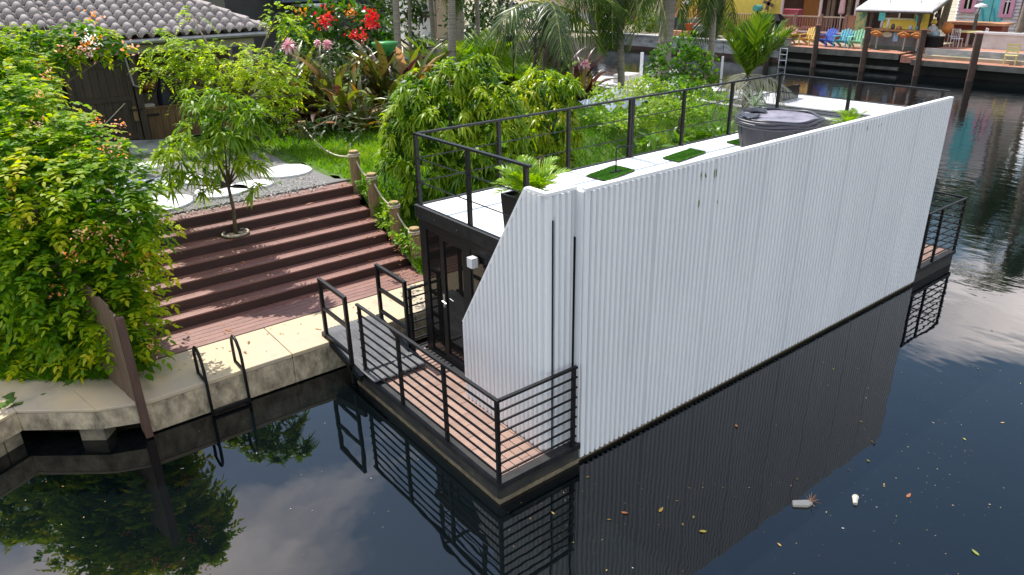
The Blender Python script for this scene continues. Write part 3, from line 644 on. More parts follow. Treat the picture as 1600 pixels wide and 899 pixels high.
# planter with areca, near corner
def planter(c, w, h, label, cat='planter'):
    t_ = T('planter', label, cat, (c[0], c[1], c[2])); x, y, z = c; b_ = w*.88
    q = MB(); q.v = [(x-b_/2,y-b_/2,z),(x+b_/2,y-b_/2,z),(x+b_/2,y+b_/2,z),(x-b_/2,y+b_/2,z),(x-w/2,y-w/2,z+h),(x+w/2,y-w/2,z+h),(x+w/2,y+w/2,z+h),(x-w/2,y+w/2,z+h)]
    i = w/2-.03; q.v += [(x-i,y-i,z+h),(x+i,y-i,z+h),(x+i,y+i,z+h),(x-i,y+i,z+h),(x-i,y-i,z+h-.06),(x+i,y-i,z+h-.06),(x+i,y+i,z+h-.06),(x-i,y+i,z+h-.06)]
    q.f = [(3,2,1,0),(0,1,5,4),(1,2,6,5),(2,3,7,6),(3,0,4,7),(4,5,9,8),(5,6,10,9),(6,7,11,10),(7,4,8,11),(8,9,13,12),(9,10,14,13),(10,11,15,14),(11,8,12,15)]
    O('box', q, m_black, t_); O('soil', MB().box(x-i,x+i,y-i,y+i,z+h-.1,z+h-.05), m_soil, t_)
    return t_
m_areca = leafmat('areca_leaf', [(.05,.14,.012),(.11,.24,.014),(.22,.34,.015),(.38,.42,.03)], .42)
F_areca = [frond_mesh('areca_frond', 1.0, 24, .34, d, m_areca, .55, .35, .030) for d in (.45, .8)]
def palm_plant(name, label, cat, c, n, sc, el=(.5, 1.35), group=None, fr=None, stems=True, base=0):
    t_ = T(name, label, cat, c, group)
    for k in range(n):
        f = (fr or F_areca)[k % len(fr or F_areca)]; place_frond(f, (c[0]+RNG.normal(0,.05)*sc, c[1]+RNG.normal(0,.05)*sc, c[2]+base), 2.4*k+RNG.uniform(0,.7), RNG.uniform(*el), sc*RNG.uniform(.75,1.15), t_)
    return t_
c1 = np.array([1.50, 1.27, ZR]); planter(c1, .50, .50, 'square black planter on the near corner of the roof')
c1 = (c1[0], c1[1], ZR+.45)
palm_plant('areca_palm', 'young areca palm growing in the black planter on the roof corner', 'palm', c1, 34, .52, (.75,1.5))
c2 = (9.16, 1.40, ZR); planter(c2, .45, .28, 'black planter at the far end of the roof behind the screen wall')
palm_plant('areca_palm', 'small light green palm at the far end of the roof, showing above the wall cap', 'palm', (c2[0], c2[1], ZR+.25), 18, .46, (.5,1.4))
# hot tub with rolled vinyl cover
m_tub = mat('slate_grey_tub_skirt', (.022,.022,.032), (.014,.014,.022), 4, .5, bump=.1); m_cover = mat('charcoal_vinyl_cover', (.05,.05,.065), (.025,.025,.035), 3, .42, bump=.2, bscale=6); m_pink = mat('pale_lilac_tub_lid', (.30,.27,.32), (.10,.09,.12), 3, .5)
TX, TY, TR, TH = 7.74, 1.98, .70, .50
tb = T('hot_tub', 'round slate-grey hot tub with pale lid and bunched vinyl cover on the roof', 'hot tub', (TX, TY, ZR))
def ring(r, z, wob=0, n=48, ph=0): return [(TX+(r+wob*math.sin(7*a+ph))*math.cos(a), TY+(r+wob*math.sin(7*a+ph))*math.sin(a), ZR+z+wob*.5*math.sin(5*a+ph)) for a in np.linspace(0, 2*math.pi, n)]
O('skirt', MB().lathe((TX, TY, ZR), [(TR*.86,.002),(TR*.93,TH*.4),(TR*.98,TH-.06),(TR,TH-.05)], 40), m_tub, tb, smooth=False)
for k in range(3): a = math.radians(150+45*k); O('skirt_seam', MB().beam((TX+TR*.868*math.cos(a), TY+TR*.868*math.sin(a), ZR+.01), (TX+TR*.99*math.cos(a), TY+TR*.99*math.sin(a), ZR+TH-.07), .012, .012), m_cover, tb)
O('lid', MB().lathe((TX, TY, ZR+TH-.05), [(TR*.99,0),(TR*1.02,.03),(TR*1.0,.085),(TR*.9,.095),(0,.10)], 48), m_pink, tb)
for z, r, w, ph in ((TH-.06,TR*1.02,.012,0),(TH-.015,TR*1.035,.016,1),(TH+.03,TR*1.02,.02,2.2),(TH+.055,TR*.96,.02,3)):
    O('cover_fold', MB().tube(ring(r, z, w, 60, ph), .026, 6, cap=False), m_cover, tb, smooth=True)
V = []; nx, ny = 26, 12
for j in range(ny):
    for i in range(nx):
        a = math.radians(60+110*i/(nx-1)); r = TR*(1.0-.55*j/(ny-1)*(.6+.4*math.sin(i*.4))); V.append((TX+r*math.cos(a), TY+r*math.sin(a), ZR+TH+.075+.022*abs(math.sin(i*.9+j*.7))+.015*math.sin(j*2.1)))
Fc = np.array([(j*nx+i, (j+1)*nx+i, (j+1)*nx+i+1, j*nx+i+1) for j in range(ny-1) for i in range(nx-1)])
O('folded_cover', arrmesh('folded_cover', np.array(V), Fc, None, m_cover, True), None, tb)
m_airpl = leafmat('pale_spiky_leaf', [(.2,.27,.16),(.35,.42,.28)], .2)
cc = np.array([[TX+.35, TY+.75, ZR+TH+.09]])
t_ = T('air_plant', 'spiky pale green plant standing on the tub cover by the rail', 'plant', cc[0]); Pn = np.tile(cc, (34, 1)); 
O('leaves', leaf_mesh('leaves', [(leaf_arr(Pn, RNG.normal(0,.7,(34,3))+[0,0,.9], RNG.uniform(.18,.4,34), .03, RNG.uniform(-.2,.5,34), 'lance'), RNG.uniform(0,1,34))], m_airpl), None, t_)
# ================================================================== HOUSE AND GATE
hs = T('house', 'single-storey brown house with a grey barrel-tiled roof behind the gate', 'house', (0, 16, GZ))
EZ = 4.18; EY = 14.75; ex1 = 3.62
sl_t = math.tan(math.radians(21))
O('wall', MB().box(-9, 3.1, 16.6, 17, GZ, EZ-.05), m_wallbr, hs)
O('wall_end', MB().box(2.9, 3.1, 17, 24, GZ, EZ-.05), m_wallbr, hs)
O('column', MB().box(3.0, 3.22, 15.0, 15.22, GZ, EZ-.1), mat('cream_column', (.55,.5,.42), (.42,.38,.3), 4, .8), hs)
O('beam', MB().box(-1.2, 3.3, 14.98, 15.12, EZ-.34, EZ-.12), mat('pale_beam', (.42,.38,.33), (.3,.27,.23), 4, .8), hs)
O('patio_floor', MB().box(-9, 3.2, 15.1, 16.6, GZ, GZ+.05), m_farconc, hs)
rdk = MB(); D_ = 9.0
rdk.quad((-9, EY+.05, EZ-.04), (ex1-.05, EY+.05, EZ-.04), (ex1-D_*.72, EY+D_, EZ-.04+D_*sl_t), (-9, EY+D_, EZ-.04+D_*sl_t))
rdk.quad((ex1-.05, EY+.05, EZ-.04), (ex1-.05, EY+20, EZ-.04), (ex1-D_*.72, EY+D_+4, EZ-.04+D_*sl_t), (ex1-D_*.72, EY+D_, EZ-.04+D_*sl_t))
O('roof', rdk, m_riser, hs); O('soffit', MB().box(-9, ex1, EY+.02, 16.6, EZ-.10, EZ-.06), m_wallbr, hs)
O('gutter', MB().tube([(-1.15, EY-.05, EZ-.05), (ex1, EY-.05, EZ-.05)], .06, 8), m_gutter, hs); O('gutter', MB().tube([(-9, EY-.02, EZ+.22), (-1.2, EY-.02, EZ+.22)], .06, 8), m_gutter, hs)
O('fascia', MB().box(-9, ex1, EY+.0, EY+.03, EZ-.14, EZ-.02), m_fence2, hs)
# barrel tiles
def tile_mesh(L, w, h):
    q = MB(); n = 8
    prof = [(-w*.5, .0), (-w*.42, h*.15), (-w*.30, h*.75), (-w*.12, h), (w*.08, h), (w*.26, h*.7), (w*.36, h*.12), (w*.5, .0)]
    for yy, zz_, k in ((0, .035, 1.0), (L, .0, .94)):
        for (a, b_) in prof: q.v.append((a*k, yy, b_*k+zz_))
    for yy, zz_, k in ((0, .018, .97),):
        for (a, b_) in prof: q.v.append((a*k, yy, b_*.78+zz_-.006))
    for j in range(7): q.f.append((j, j+1, 8+j+1, 8+j)); q.f.append((j+1, j, 16+j, 16+j+1))
    m = q.mesh('roof_tile'); m.materials.append(m_tile); m.polygons.foreach_set('use_smooth', [k % 2 == 0 for k in range(len(m.polygons))]); return m
tw, tL = .262, .36; tm = tile_mesh(tL*1.12, tw*1.0, .12); rot = math.radians(21); cnt = 0; rest = MB()
cand = []
for r_ in range(26):
    y = EY-.06+r_*tL*math.cos(rot); z = EZ+.02+r_*tL*math.sin(rot)
    for c_ in range(46):
        x = ex1-.1-c_*tw
        if x < -8.6 or x > ex1-r_*tL*.72*.93: continue
        q = R.T @ (np.array([x, y, z])-CP); u, v = 800+F*q[0]/q[2], 449.5+F*q[1]/q[2]
        vis = (u > -20) and (v > -12) and (u < 430); cand.append((0 if vis else 1, q[2], x, y, z))
cand.sort(); M21 = Matrix.Rotation(rot, 4, 'X')
for k, (nv, d, x, y, z) in enumerate(cand):
    zz_ = z+(.27 if x < -1.2 else 0)
    if k < 300 and not nv:
        o = bpy.data.objects.new('roof_tile', tm); COL.objects.link(o); o.parent = hs; o.location = Vector((x, y, zz_))-hs.location; o.rotation_euler = (rot, 0, RNG.normal(0, .008))
    else:
        i = len(rest.v); mt_ = Matrix.Translation((x, y, zz_)) @ M21
        rest.v += [tuple(mt_ @ v.co) for v in tm.vertices]; rest.f += [tuple(i+a for a in p.vertices) for p in tm.polygons]
O('roof_tiles', rest, m_tile, hs)['kind'] = 'stuff'
hp = [(ex1-.02-s*.72*D_*.97, EY+s*D_, EZ+.09+s*D_*sl_t) for s in np.linspace(0, .9, 19)]
for i in range(len(hp)-1): O('hip_tile', MB().tube([hp[i], tuple(np.array(hp[i+1])+(0,0,-.03))], [.11, .09], 10), m_tile, hs)
# gate
gt = T('wooden_gate', 'tall dark-stained wooden gate with cross rails under the tiled roof', 'gate', (-.4, 15.1, GZ))
gx0, gx1 = -1.28, .14
for k in range(8): w_ = (gx1-gx0)/8; O('board', MB().box(gx0+k*w_+.004, gx0+(k+1)*w_-.004, 15.1, 15.13, GZ+.06, 3.72), m_fence2, gt)
for (x0, x1, z0, z1) in ((gx0, gx0+.1, GZ+.06, 3.72), (gx1-.1, gx1, GZ+.06, 3.72)): O('stile', MB().box(x0, x1, 15.065, 15.098, z0, z1), m_fence2, gt)
for z in (GZ+.12, 2.75, 3.55): O('rail', MB().box(gx0+.1, gx1-.1, 15.07, 15.098, z, z+.12), m_fence2, gt)
O('latch_block', MB().box(gx1-.12, gx1-.02, 15.02, 15.064, 2.25, 2.6), mat('tan_wood_block', (.2,.13,.06), None, 8, .7), gt); O('bolt', MB().box(gx1-.2, gx1+.12, 15.0, 15.02, 2.5, 2.54), m_black, gt)
O('brace', MB().beam((gx0+.3, 15.05, 2.0), (gx1-.25, 15.05, 2.7), .02, .02), m_rope, gt)
pn = T('gate_post', 'dark gate post with a pale drain pipe between gate and low fence', 'post', (.24, 15.1, GZ))
O('post', MB().box(.17, .32, 15.02, 15.17, GZ, 3.8), m_fence2, pn); O('drain_pipe', MB().tube([(.10,14.98,3.78),(.16,14.98,3.1),(.3,14.98,3.05)], .025, 8), m_gutter, pn)
lf = T('low_fence', 'waist-high brown board fence right of the tall gate, half hidden by foliage', 'fence', (1.2, 15.1, GZ))
for k in range(13): O('board', MB().box(.34+k*.165+.004, .34+(k+1)*.165-.004, 15.08, 15.11, GZ+.03, GZ+.80-.0*k), m_fence3, lf)
O('cap_rail', MB().box(.33, 2.5, 15.05, 15.14, GZ+.80, GZ+.84), m_fence3, lf); O('hinge', MB().box(.30,.62,15.055,15.079,GZ+.62,GZ+.68), m_black, lf)
ff = T('side_fence', 'dark board fence left of the gate behind the flowering bush', 'fence', (-4, 15.1, GZ))
for k in range(30): O('board', MB().box(-1.36-.2*k-.196, -1.36-.2*k, 15.1, 15.13, GZ, 3.6), m_fence2, ff)
tag(O('gate_slab', MB().prism([(PZ(x, y, GZ)[0], PZ(x, y, GZ)[1], GZ) for x, y in ((205,245),(268,241),(262,224),(198,226))], .02, .10), m_farconc, bevel=.01), 'small concrete landing slab in front of the gate', 'slab')
um = T('covered_umbrella', 'navy folded umbrella leaning in the shaded patio behind the low fence', 'umbrella', (.95, 15.6, GZ))
O('canopy', MB().lathe((.95, 15.6, GZ+.3), [(.16,0),(.28,.15),(.2,.6),(.1,1.0),(.02,1.25)], 9), plain('navy_canvas', (.012,.014,.03)), um); O('pole', MB().tube([(.95,15.6,GZ),(.95,15.6,GZ+1.7)], .02, 6), m_steel, um)
pt = T('terracotta_bowl', 'wide terracotta bowl on a stand in the dark patio', 'bowl', (.55, 15.7, GZ+.9)); O('bowl', MB().lathe((.55,15.7,GZ+1.15), [(.08,0),(.26,.1),(.30,.25),(.27,.25)], 14), plain('terracotta', (.25,.09,.04)), pt); O('stand', MB().box(.35,.75,15.5,15.9,GZ,GZ+1.14), m_fence2, pt)
tag(O('storage_box', MB().box(.36,.62,15.3,15.6,GZ+.05,GZ+.88), plain('pale_box', (.5,.48,.42)), bevel=.01), 'pale box just behind the low fence beside the gate post', 'box')

# ================================================================== GRASS
m_grass = leafmat('grass_blade', [(.05,.14,.010),(.11,.25,.011),(.18,.33,.013),(.28,.38,.03)], .45, .5)
def grass(name, n, region, L, label, cat='grass', hscale=1.0, zf=gz):
    P_ = []
    while len(P_) < n:
        x, y = region(RNG); P_.append((x, y, zf(x, y)))
    P_ = np.array(P_); A = leaf_arr(P_, RNG.normal(0,.45,(n,3))*[1,1,.2]+[0,0,1], L*RNG.uniform(.5,1.4,n), .014*(L/.14)**.5, RNG.uniform(.05,.6,n), 'blade', N=RNG.normal(size=(n,3)))
    cv = .5+.35*np.sin(P_[:,0]*1.3)*np.sin(P_[:,1]*1.1)+RNG.normal(0,.2,n)
    return tag(O(name, leaf_mesh(name, [(A, np.clip(cv,0,1))], m_grass)), label, cat, kind='stuff')
def reg_lawn(r):
    while 1:
        x, y = r.uniform(2.35, 14.5), r.uniform(5.0, 17)
        if r.random() < min(1, 60/((x+4)**2+(y+5.3)**2)*2.2): return x, y
grass('lawn_grass', 90000, reg_lawn, .15, 'bright green lawn grass on the bank beyond the black railing')
def reg2(r): return r.uniform(-2.5, 3.5), r.uniform(9.9, 14.5) if r.random() < .2 else r.uniform(12.2, 14.6)
grass('back_grass', 5000, reg2, .14, 'thin grass along the far edge of the gravel')
def reg3(r):
    a, b_ = r.random(), r.random(); p = np.array([np.interp(a, [0,.25,.6,1], [q_[0] for q_ in Bk[1:]]), np.interp(a, [0,.25,.6,1], [q_[1] for q_ in Bk[1:]])]); return p[0]+r.normal(0,.04)+.0*b_, p[1]+b_*b_*1.6-.02
grass('verge_grass', 14000, reg3, .17, 'rough grass between the left seawall and the flowering bush', zf=lambda x, y: max(.48, gz(x, y)))
def reg6(r): x = r.uniform(-5.6, -2.95); return x, float(np.interp(x, [q_[0] for q_ in Bk], [q_[1] for q_ in Bk]))+r.uniform(-.03, 1.0)
grass('verge_tufts', 12000, reg6, .20, 'longer dark grass tufts at the foot of the flowering bush', zf=lambda x, y: max(.48, gz(x, y))+.01)
def reg4(r): return -2.70+abs(r.normal(0,.16)), r.uniform(5.02, 5.6)
grass('weeds', 900, reg4, .15, 'weeds at the left end of the wooden deck', zf=lambda x, y: .5)
def reg5(r): y = r.uniform(5.3, 7.8); return 2.34+abs(r.normal(0,.18)), y
grass('stair_edge_weeds', 3500, reg5, .17, 'weeds and runners down the right side of the steps between the bollards')

# ================================================================== PLANTS
TR = []
def plant(name, label, cat, base, blobs, maker, m, trunk_r=.05, top=None, group=None, m_tr=None, tips=None, bark='trunk'):
    t_ = T(name, label, cat, base, group)
    if trunk_r:
        q = MB(); top = top or (base[0], base[1], base[2]+.6); limbs(q, base, top, tips or blobs, trunk_r); O(bark, q, m_tr or m_trunk, t_, smooth=True)
    O('crown', leaf_mesh('crown', maker(blobs), m), None, t_)
    return t_
m_mango = leafmat('mango_leaf', [(.03,.085,.010),(.06,.15,.010),(.12,.23,.011),(.23,.34,.012),(.36,.43,.02)], .45, .42, .28)
m_mango2 = leafmat('yellow_mango_leaf', [(.04,.11,.010),(.08,.19,.011),(.18,.30,.012),(.36,.43,.016),(.5,.48,.03)], .45, .35)
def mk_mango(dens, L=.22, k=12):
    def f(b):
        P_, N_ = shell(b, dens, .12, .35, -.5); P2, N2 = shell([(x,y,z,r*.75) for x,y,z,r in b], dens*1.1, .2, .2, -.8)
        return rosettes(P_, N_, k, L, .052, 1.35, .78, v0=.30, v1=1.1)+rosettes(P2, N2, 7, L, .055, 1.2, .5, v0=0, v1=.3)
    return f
# potted tree on the steps
pb = (-.27, 7.27, 1.355); dpb = float((np.array(pb)-CP)@R[:, 2])
tp = T('plant_pot', 'shallow round pale pot rim holding the small tree on the steps', 'pot', pb)
O('rim', MB().tube([(pb[0]+.22*math.cos(a), pb[1]+.20*math.sin(a), pb[2]+.035) for a in np.linspace(0, 2*math.pi, 25)], .022, 8, cap=False), mat('pale_pot_rim', (.5,.45,.33), (.35,.31,.22), 9, .7), tp, smooth=True)
O('soil', MB().lathe((pb[0], pb[1], pb[2]), [(.21,.0),(.20,.03),(0,.035)], 16), m_soil, tp)
bl = Bl([(298,158,14),(345,165,20),(385,178,20),(318,200,26),(360,212,26),(398,200,16),(288,240,26),(352,262,28),(268,285,14),(402,295,12),(318,300,15),(340,238,30),(262,262,12),(388,255,18),(305,270,20)], dpb-.45)
tt = plant('young_mango_tree', 'slender young mango tree with drooping leaves growing in the pot on the steps', 'tree', pb, bl, lambda b: (lambda PN: rosettes(PN[0], PN[1], 12, .26, .048, 1.2, .75, v0=.35, v1=1.05))(shell(b, 24, .2, .5, -.4)), m_mango, .036, tuple(PD(356,288,dpb-.27)), tips=bl, m_tr=mat('young_mango_bark', (.16,.12,.07), (.09,.07,.045), 14, .9, bump=.5))
# big mango shrubs beyond the boat
b1 = Bl([(660,150,36),(702,128,34),(745,112,26),(640,190,36),(700,195,50),(760,160,40),(622,252,26),(675,270,42),(738,250,46),(784,205,38),(650,315,18),(795,262,32),(705,320,28),(625,215,22)], 14.2)
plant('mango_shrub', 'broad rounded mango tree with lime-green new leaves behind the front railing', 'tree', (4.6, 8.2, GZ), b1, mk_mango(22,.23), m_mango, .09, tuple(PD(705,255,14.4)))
b2 = Bl([(848,135,28),(880,140,24),(815,158,28),(858,190,38),(888,205,16),(830,220,32),(868,252,26),(800,300,18,13.5),(820,270,24)], 16.5)
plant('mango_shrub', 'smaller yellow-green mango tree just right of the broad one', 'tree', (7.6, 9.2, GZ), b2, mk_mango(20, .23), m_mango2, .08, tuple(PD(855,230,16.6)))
# feathery tree in front of the house
m_feath = leafmat('feathery_leaf', [(.05,.13,.012),(.12,.25,.012),(.25,.38,.012),(.40,.50,.015),(.5,.53,.03)], .5, .5)
bf = Bl([(250,72,22),(300,25,11),(303,92,34),(350,100,38),(402,108,34),(440,118,26),(452,40,15),(430,150,34),(388,152,36),(322,132,38),(240,112,20),(262,100,18),(470,148,12),(440,190,18),(432,22,18),(455,48,12),(345,160,24),(275,85,18)], 17.0)
plant('feathery_tree', 'airy tree with fine lime-green compound leaves in front of the tiled roof', 'tree', (2.2, 12.8, GZ), bf, lambda b: (lambda PN: sprays(PN[0], PN[1], 7, .30, .085, .042, .7, .35))(shell([(x,y,z,r*.8) for x,y,z,r in b], 44, .25, .3, -.7)), m_feath, .10, tuple(PD(372,150,17.3)))
# big flowering bush at left
m_bush = leafmat('combretum_leaf', [(.035,.11,.008),(.085,.205,.010),(.18,.31,.010),(.33,.43,.012),(.52,.47,.02)], .48, .5, .18)
bb = Bl([(60,520,62,10.6),(140,490,62,10.1),(195,505,34,9.8),(20,440,80,10.6),(110,410,85,9.9),(190,415,42,9.8),(60,310,100,10.0),(165,310,58,9.7),(205,345,32,9.6),(180,252,24,9.8),(20,205,75,10.6),(100,240,50,10.2),(135,215,18,10.2),(-60,300,110,11),(-60,470,90,11.0),(200,560,20,9.8)], 10)
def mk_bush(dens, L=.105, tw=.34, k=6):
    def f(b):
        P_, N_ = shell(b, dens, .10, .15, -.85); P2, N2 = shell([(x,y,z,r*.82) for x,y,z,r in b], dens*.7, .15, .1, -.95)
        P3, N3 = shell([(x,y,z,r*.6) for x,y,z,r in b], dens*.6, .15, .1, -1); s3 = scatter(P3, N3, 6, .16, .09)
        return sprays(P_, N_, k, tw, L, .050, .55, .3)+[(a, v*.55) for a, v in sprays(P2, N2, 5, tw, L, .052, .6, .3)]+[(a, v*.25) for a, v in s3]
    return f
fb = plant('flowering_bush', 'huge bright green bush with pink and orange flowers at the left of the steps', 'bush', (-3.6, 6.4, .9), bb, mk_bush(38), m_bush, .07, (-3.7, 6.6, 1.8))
m_flow = leafmat('pink_orange_petal', [(.60,.08,.03),(.75,.26,.05),(.78,.40,.28),(.78,.52,.44)], .4, .5)
def flowers(spots, d, parent, m, n=26, r=.06, L=.036, name='flower_cluster'):
    for s in spots:
        x, y = s[0], s[1]; c = PD(x, y, s[2] if len(s) > 2 else d); P_ = c+RNG.normal(0, r, (n, 3)); D = RNG.normal(size=(n,3))+[0,-.4,.7]
        O(name, leaf_mesh(name, [(leaf_arr(P_, D, L*RNG.uniform(.7,1.3,n), L*.62, .1, 'petal'), np.clip(RNG.uniform(0,1,n)*.5+RNG.uniform(0,.5),0,1))], m), None, parent)
flowers([(38,340,9.2),(30,350,9.2),(130,368,9.0),(150,360,9.0),(180,380,9.2),(192,395,9.3),(115,398,8.95),(165,232,9.5),(182,238,9.5),(90,455,9.2),(105,488,9.5),(236,540,9.6),(150,190,9.9),(185,198,9.8),(75,118,10.1),(60,150,10.0),(20,300,9.2),(232,405,9.4),(218,425,9.4),(110,240,9.7),(60,200,9.8)], 10, fb, m_flow)
# vine over the gate
bv = Bl([(10,120,56,14.2),(55,78,30,15.3),(105,66,24,15.3),(145,50,18,15.2),(165,68,17,15.2),(95,82,18,15.0),(30,72,28,15.5),(185,76,9,15.1),(-40,110,60,14),(45,130,34,13.6),(130,70,14,15)], 15)
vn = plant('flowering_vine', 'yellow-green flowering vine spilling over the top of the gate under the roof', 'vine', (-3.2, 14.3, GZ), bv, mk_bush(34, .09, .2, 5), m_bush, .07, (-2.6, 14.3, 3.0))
flowers([(103,72,14.75),(146,28,15),(126,78,14.8),(134,80,14.8),(202,74,14.8),(142,68,14.7),(60,95,14.5)], 15, vn, m_flow, 20, .09, .07)
m_wfl = leafmat('white_blossom', [(.75,.75,.68),(.82,.82,.76)], .4)
flowers([(138,70,14.6),(143,66,14.6)], 15, vn, m_wfl, 26, .1, .06, 'white_blossom')

# giant bromeliads / crinum: every broad leaf a part
m_crin = leafmat('bronze_strap_leaf', [(.055,.016,.022),(.10,.04,.025),(.09,.11,.016),(.17,.20,.025),(.36,.12,.025),(.48,.28,.15)], .3, .35, .5)
SL = []
for v in (.0,.15,.3,.38,.5,.6,.72,.98):
    q = []; ns = 7
    for s in (-1, 1):
        pass
    V = []; Fs = []
    for k in range(ns+1):
        t = k/ns; w = .085*(math.sin(math.pi*min(1,(t*.86+.12)))**.6)*(1-.2*t) if k < ns else .004; x = t*(1-.18*t*t); z = -.34*t**2.6
        V += [(x, -w, z+w*.35), (x, 0, z), (x, w, z+w*.35)]
    for k in range(ns):
        a = 3*k; Fs += [(a, a+1, a+4, a+3), (a+1, a+2, a+5, a+4)]
    SL.append(arrmesh('leaf', np.array(V), np.array(Fs), np.full(len(Fs), v), m_crin, True))
lab_c = ['leftmost bronze and green strap-leaf clump next to the feathery tree', 'dark bronze strap-leaf clump below the pink flower head', 'olive strap-leaf clump in the middle of the dark bed', 'tall upright olive strap-leaf clump in front of the green disc', 'orange-bronze strap-leaf clump right of the tall olive one', 'dark strap-leaf clump at the right end of the bed touching the areca palms', 'low purple clump in the shade behind the rear bollard', 'low dark clump with curled leaves at the foot of the bed', 'purple-brown strap-leaf clump under the coconut palm', 'blackish strap-leaf clump spreading right of the coconut palm base']
cr = [(455,188,72,0,(.3,.55),34),(500,196,88,0,(0,.45),26),(538,200,80,0,(.1,.6),26),(604,185,48,0,(.2,.6),24),(642,180,58,0,(0,.8),26),(672,165,74,0,(.0,.5),24),(470,212,170,0,(0,.15),20),(565,208,130,0,(0,.9),26),(862,150,62,0,(0,.3),26),(905,158,80,0,(0,.3),28)]
for i, (px, py, L_, d, vr, n) in enumerate(cr):
    top_ = L_; c = PZ(px, py, GZ); L_ = (py-top_)*float((c-CP)@R[:, 2])/F*1.12; c[2] = GZ+.05; t_ = T('strap_leaf_clump', lab_c[i], 'plant', c, 'strap-leaf clumps in the dark bed')
    for k in range(int(n*1.5)):
        me = SL[int(np.clip(RNG.uniform(vr[0], vr[1]+.18)*7.99, 0, 7))]; el = math.radians(RNG.uniform(28, 86)) if k > 4 else math.radians(RNG.uniform(5,30))
        o = O('leaf', me, None, t_); o.rotation_euler = (RNG.uniform(-.4,.4), -el, k*2.4+RNG.uniform(-.3,.3)); sc_ = L_*RNG.uniform(.7,1.2); o.scale = (sc_, sc_*.55, sc_*.8); o.location = (RNG.normal(0,.16), RNG.normal(0,.16), 0)
m_pinkfl = leafmat('pink_flower_head', [(.62,.28,.38),(.75,.48,.52),(.80,.62,.62)], .3)
for i, (px, py, d, lb_, r_) in enumerate([(450,70,18.5,'round pale pink flower head left of the dark clumps',.22),(512,68,18.4,'pink lily flower head above the dark clumps, centre',.13),(496,66,18.4,'small pink lily flower beside the centre flower head',.10),(915,100,19.5,'small pink flower head under the coconut palm',.14)]):
    c = PD(px, py, d); t_ = T('lily_plant', lb_, 'flower', (c[0], c[1], GZ)); O('stalk', MB().tube([(c[0],c[1],GZ),tuple(c)], .015, 6), m_trunk, t_)
    n = 90; D = RNG.normal(size=(n,3)); O('petals', leaf_mesh('petals', [(leaf_arr(np.tile(c,(n,1)), D, r_*RNG.uniform(.7,1.2,n), .035, .25, 'petal'), RNG.uniform(0,1,n))], m_pinkfl), None, t_)
# dark understory behind the lawn
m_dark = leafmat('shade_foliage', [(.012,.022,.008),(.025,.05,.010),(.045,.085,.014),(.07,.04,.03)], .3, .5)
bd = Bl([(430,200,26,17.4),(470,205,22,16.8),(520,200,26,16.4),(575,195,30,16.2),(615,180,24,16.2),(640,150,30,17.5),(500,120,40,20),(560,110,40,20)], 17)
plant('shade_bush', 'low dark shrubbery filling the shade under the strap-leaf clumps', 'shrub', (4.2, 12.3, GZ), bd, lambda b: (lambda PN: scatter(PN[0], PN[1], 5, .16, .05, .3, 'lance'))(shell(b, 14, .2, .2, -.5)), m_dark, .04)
# red-flowered bush
m_hib = leafmat('hibiscus_leaf', [(.018,.055,.010),(.035,.10,.012),(.07,.16,.014),(.15,.25,.02)], .35, .32)
br = Bl([(470,50,26),(505,40,30),(540,35,32),(575,45,26),(500,80,34),(545,75,36),(585,80,24),(455,85,22),(600,60,16)], 23.5)
rb = plant('red_flowered_bush', 'large dark green bush with red flowers behind the strap-leaf bed', 'bush', (6.4, 17.3, GZ), br, lambda b: (lambda PN: scatter(PN[0], PN[1], 7, .26, .12, .35))(shell(b, 10, .2, .2, -.6)), m_hib, .09, tuple(PD(530,85,23.7)))
m_red = leafmat('scarlet_petal', [(.65,.02,.02),(.72,.05,.08),(.70,.15,.03)], .3)
flowers([(502,32),(504,38),(576,22),(583,30),(580,36),(584,42),(550,56),(566,60),(515,25)], 22.6, rb, m_red, 26, .10, .13, 'red_flower')
flowers([(548,18),(472,22),(545,24)], 22.8, rb, leafmat('orange_petal', [(.6,.2,.03),(.7,.3,.05)], .3), 18, .08, .12, 'orange_flower')
# round clipped green disc seen between the leaves
dg = PD(601, 66, 20.5); tag(O('green_dish', MB().lathe((dg[0], dg[1], dg[2]-.25), [(.05,-.25),(.2,-.05),(.36,.2),(.37,.25)], 20), plain('leaf_green_plastic', (.06,.33,.09), .4), smooth=True), 'smooth leaf-green bowl between the tall strap leaves', 'bowl')
tag(O('bowl_stand', MB().tube([(dg[0],dg[1],GZ),(dg[0],dg[1],dg[2]-.48)], .04, 8), m_black), 'thin dark stand under the leaf-green bowl', 'stand')

# palms
m_coco = leafmat('coconut_leaf', [(.025,.05,.014),(.05,.095,.014),(.10,.16,.02),(.34,.34,.10)], .3, .35, .5)
F_coco = [frond_mesh('coconut_frond', 1.0, 44, .26, d, m_coco, -.1, .8, .0125, .011, v=(.0,.62)) for d in (.75, 1.05)]
def palm(name, label, base, top, r, fronds, fr, sc, group=None, m_t=None, extra=None):
    t_ = T(name, label, 'palm', base, group); b_, tp_ = Vector([float(a) for a in base]), Vector([float(a) for a in top]); pts = [b_.lerp(tp_, s)+Vector((.05*math.sin(s*3),0,0)) for s in np.linspace(0,1,10)]
    O('trunk', MB().tube(pts, [r*(1.15-.35*k/9) for k in range(10)], 10), m_t or m_palmtrunk, t_, smooth=True)
    for k, (az, el) in enumerate(fronds): place_frond(fr[k % len(fr)], tp_, az, el, sc*RNG.uniform(.85,1.1), t_)
    return t_
def around(n, e0, e1, a0=0): return [(a0+2.4*k, math.radians(RNG.uniform(e0, e1))) for k in range(n)]
cb_ = PZ(868, 165, GZ); ct = PD(850, 6, 19.6)
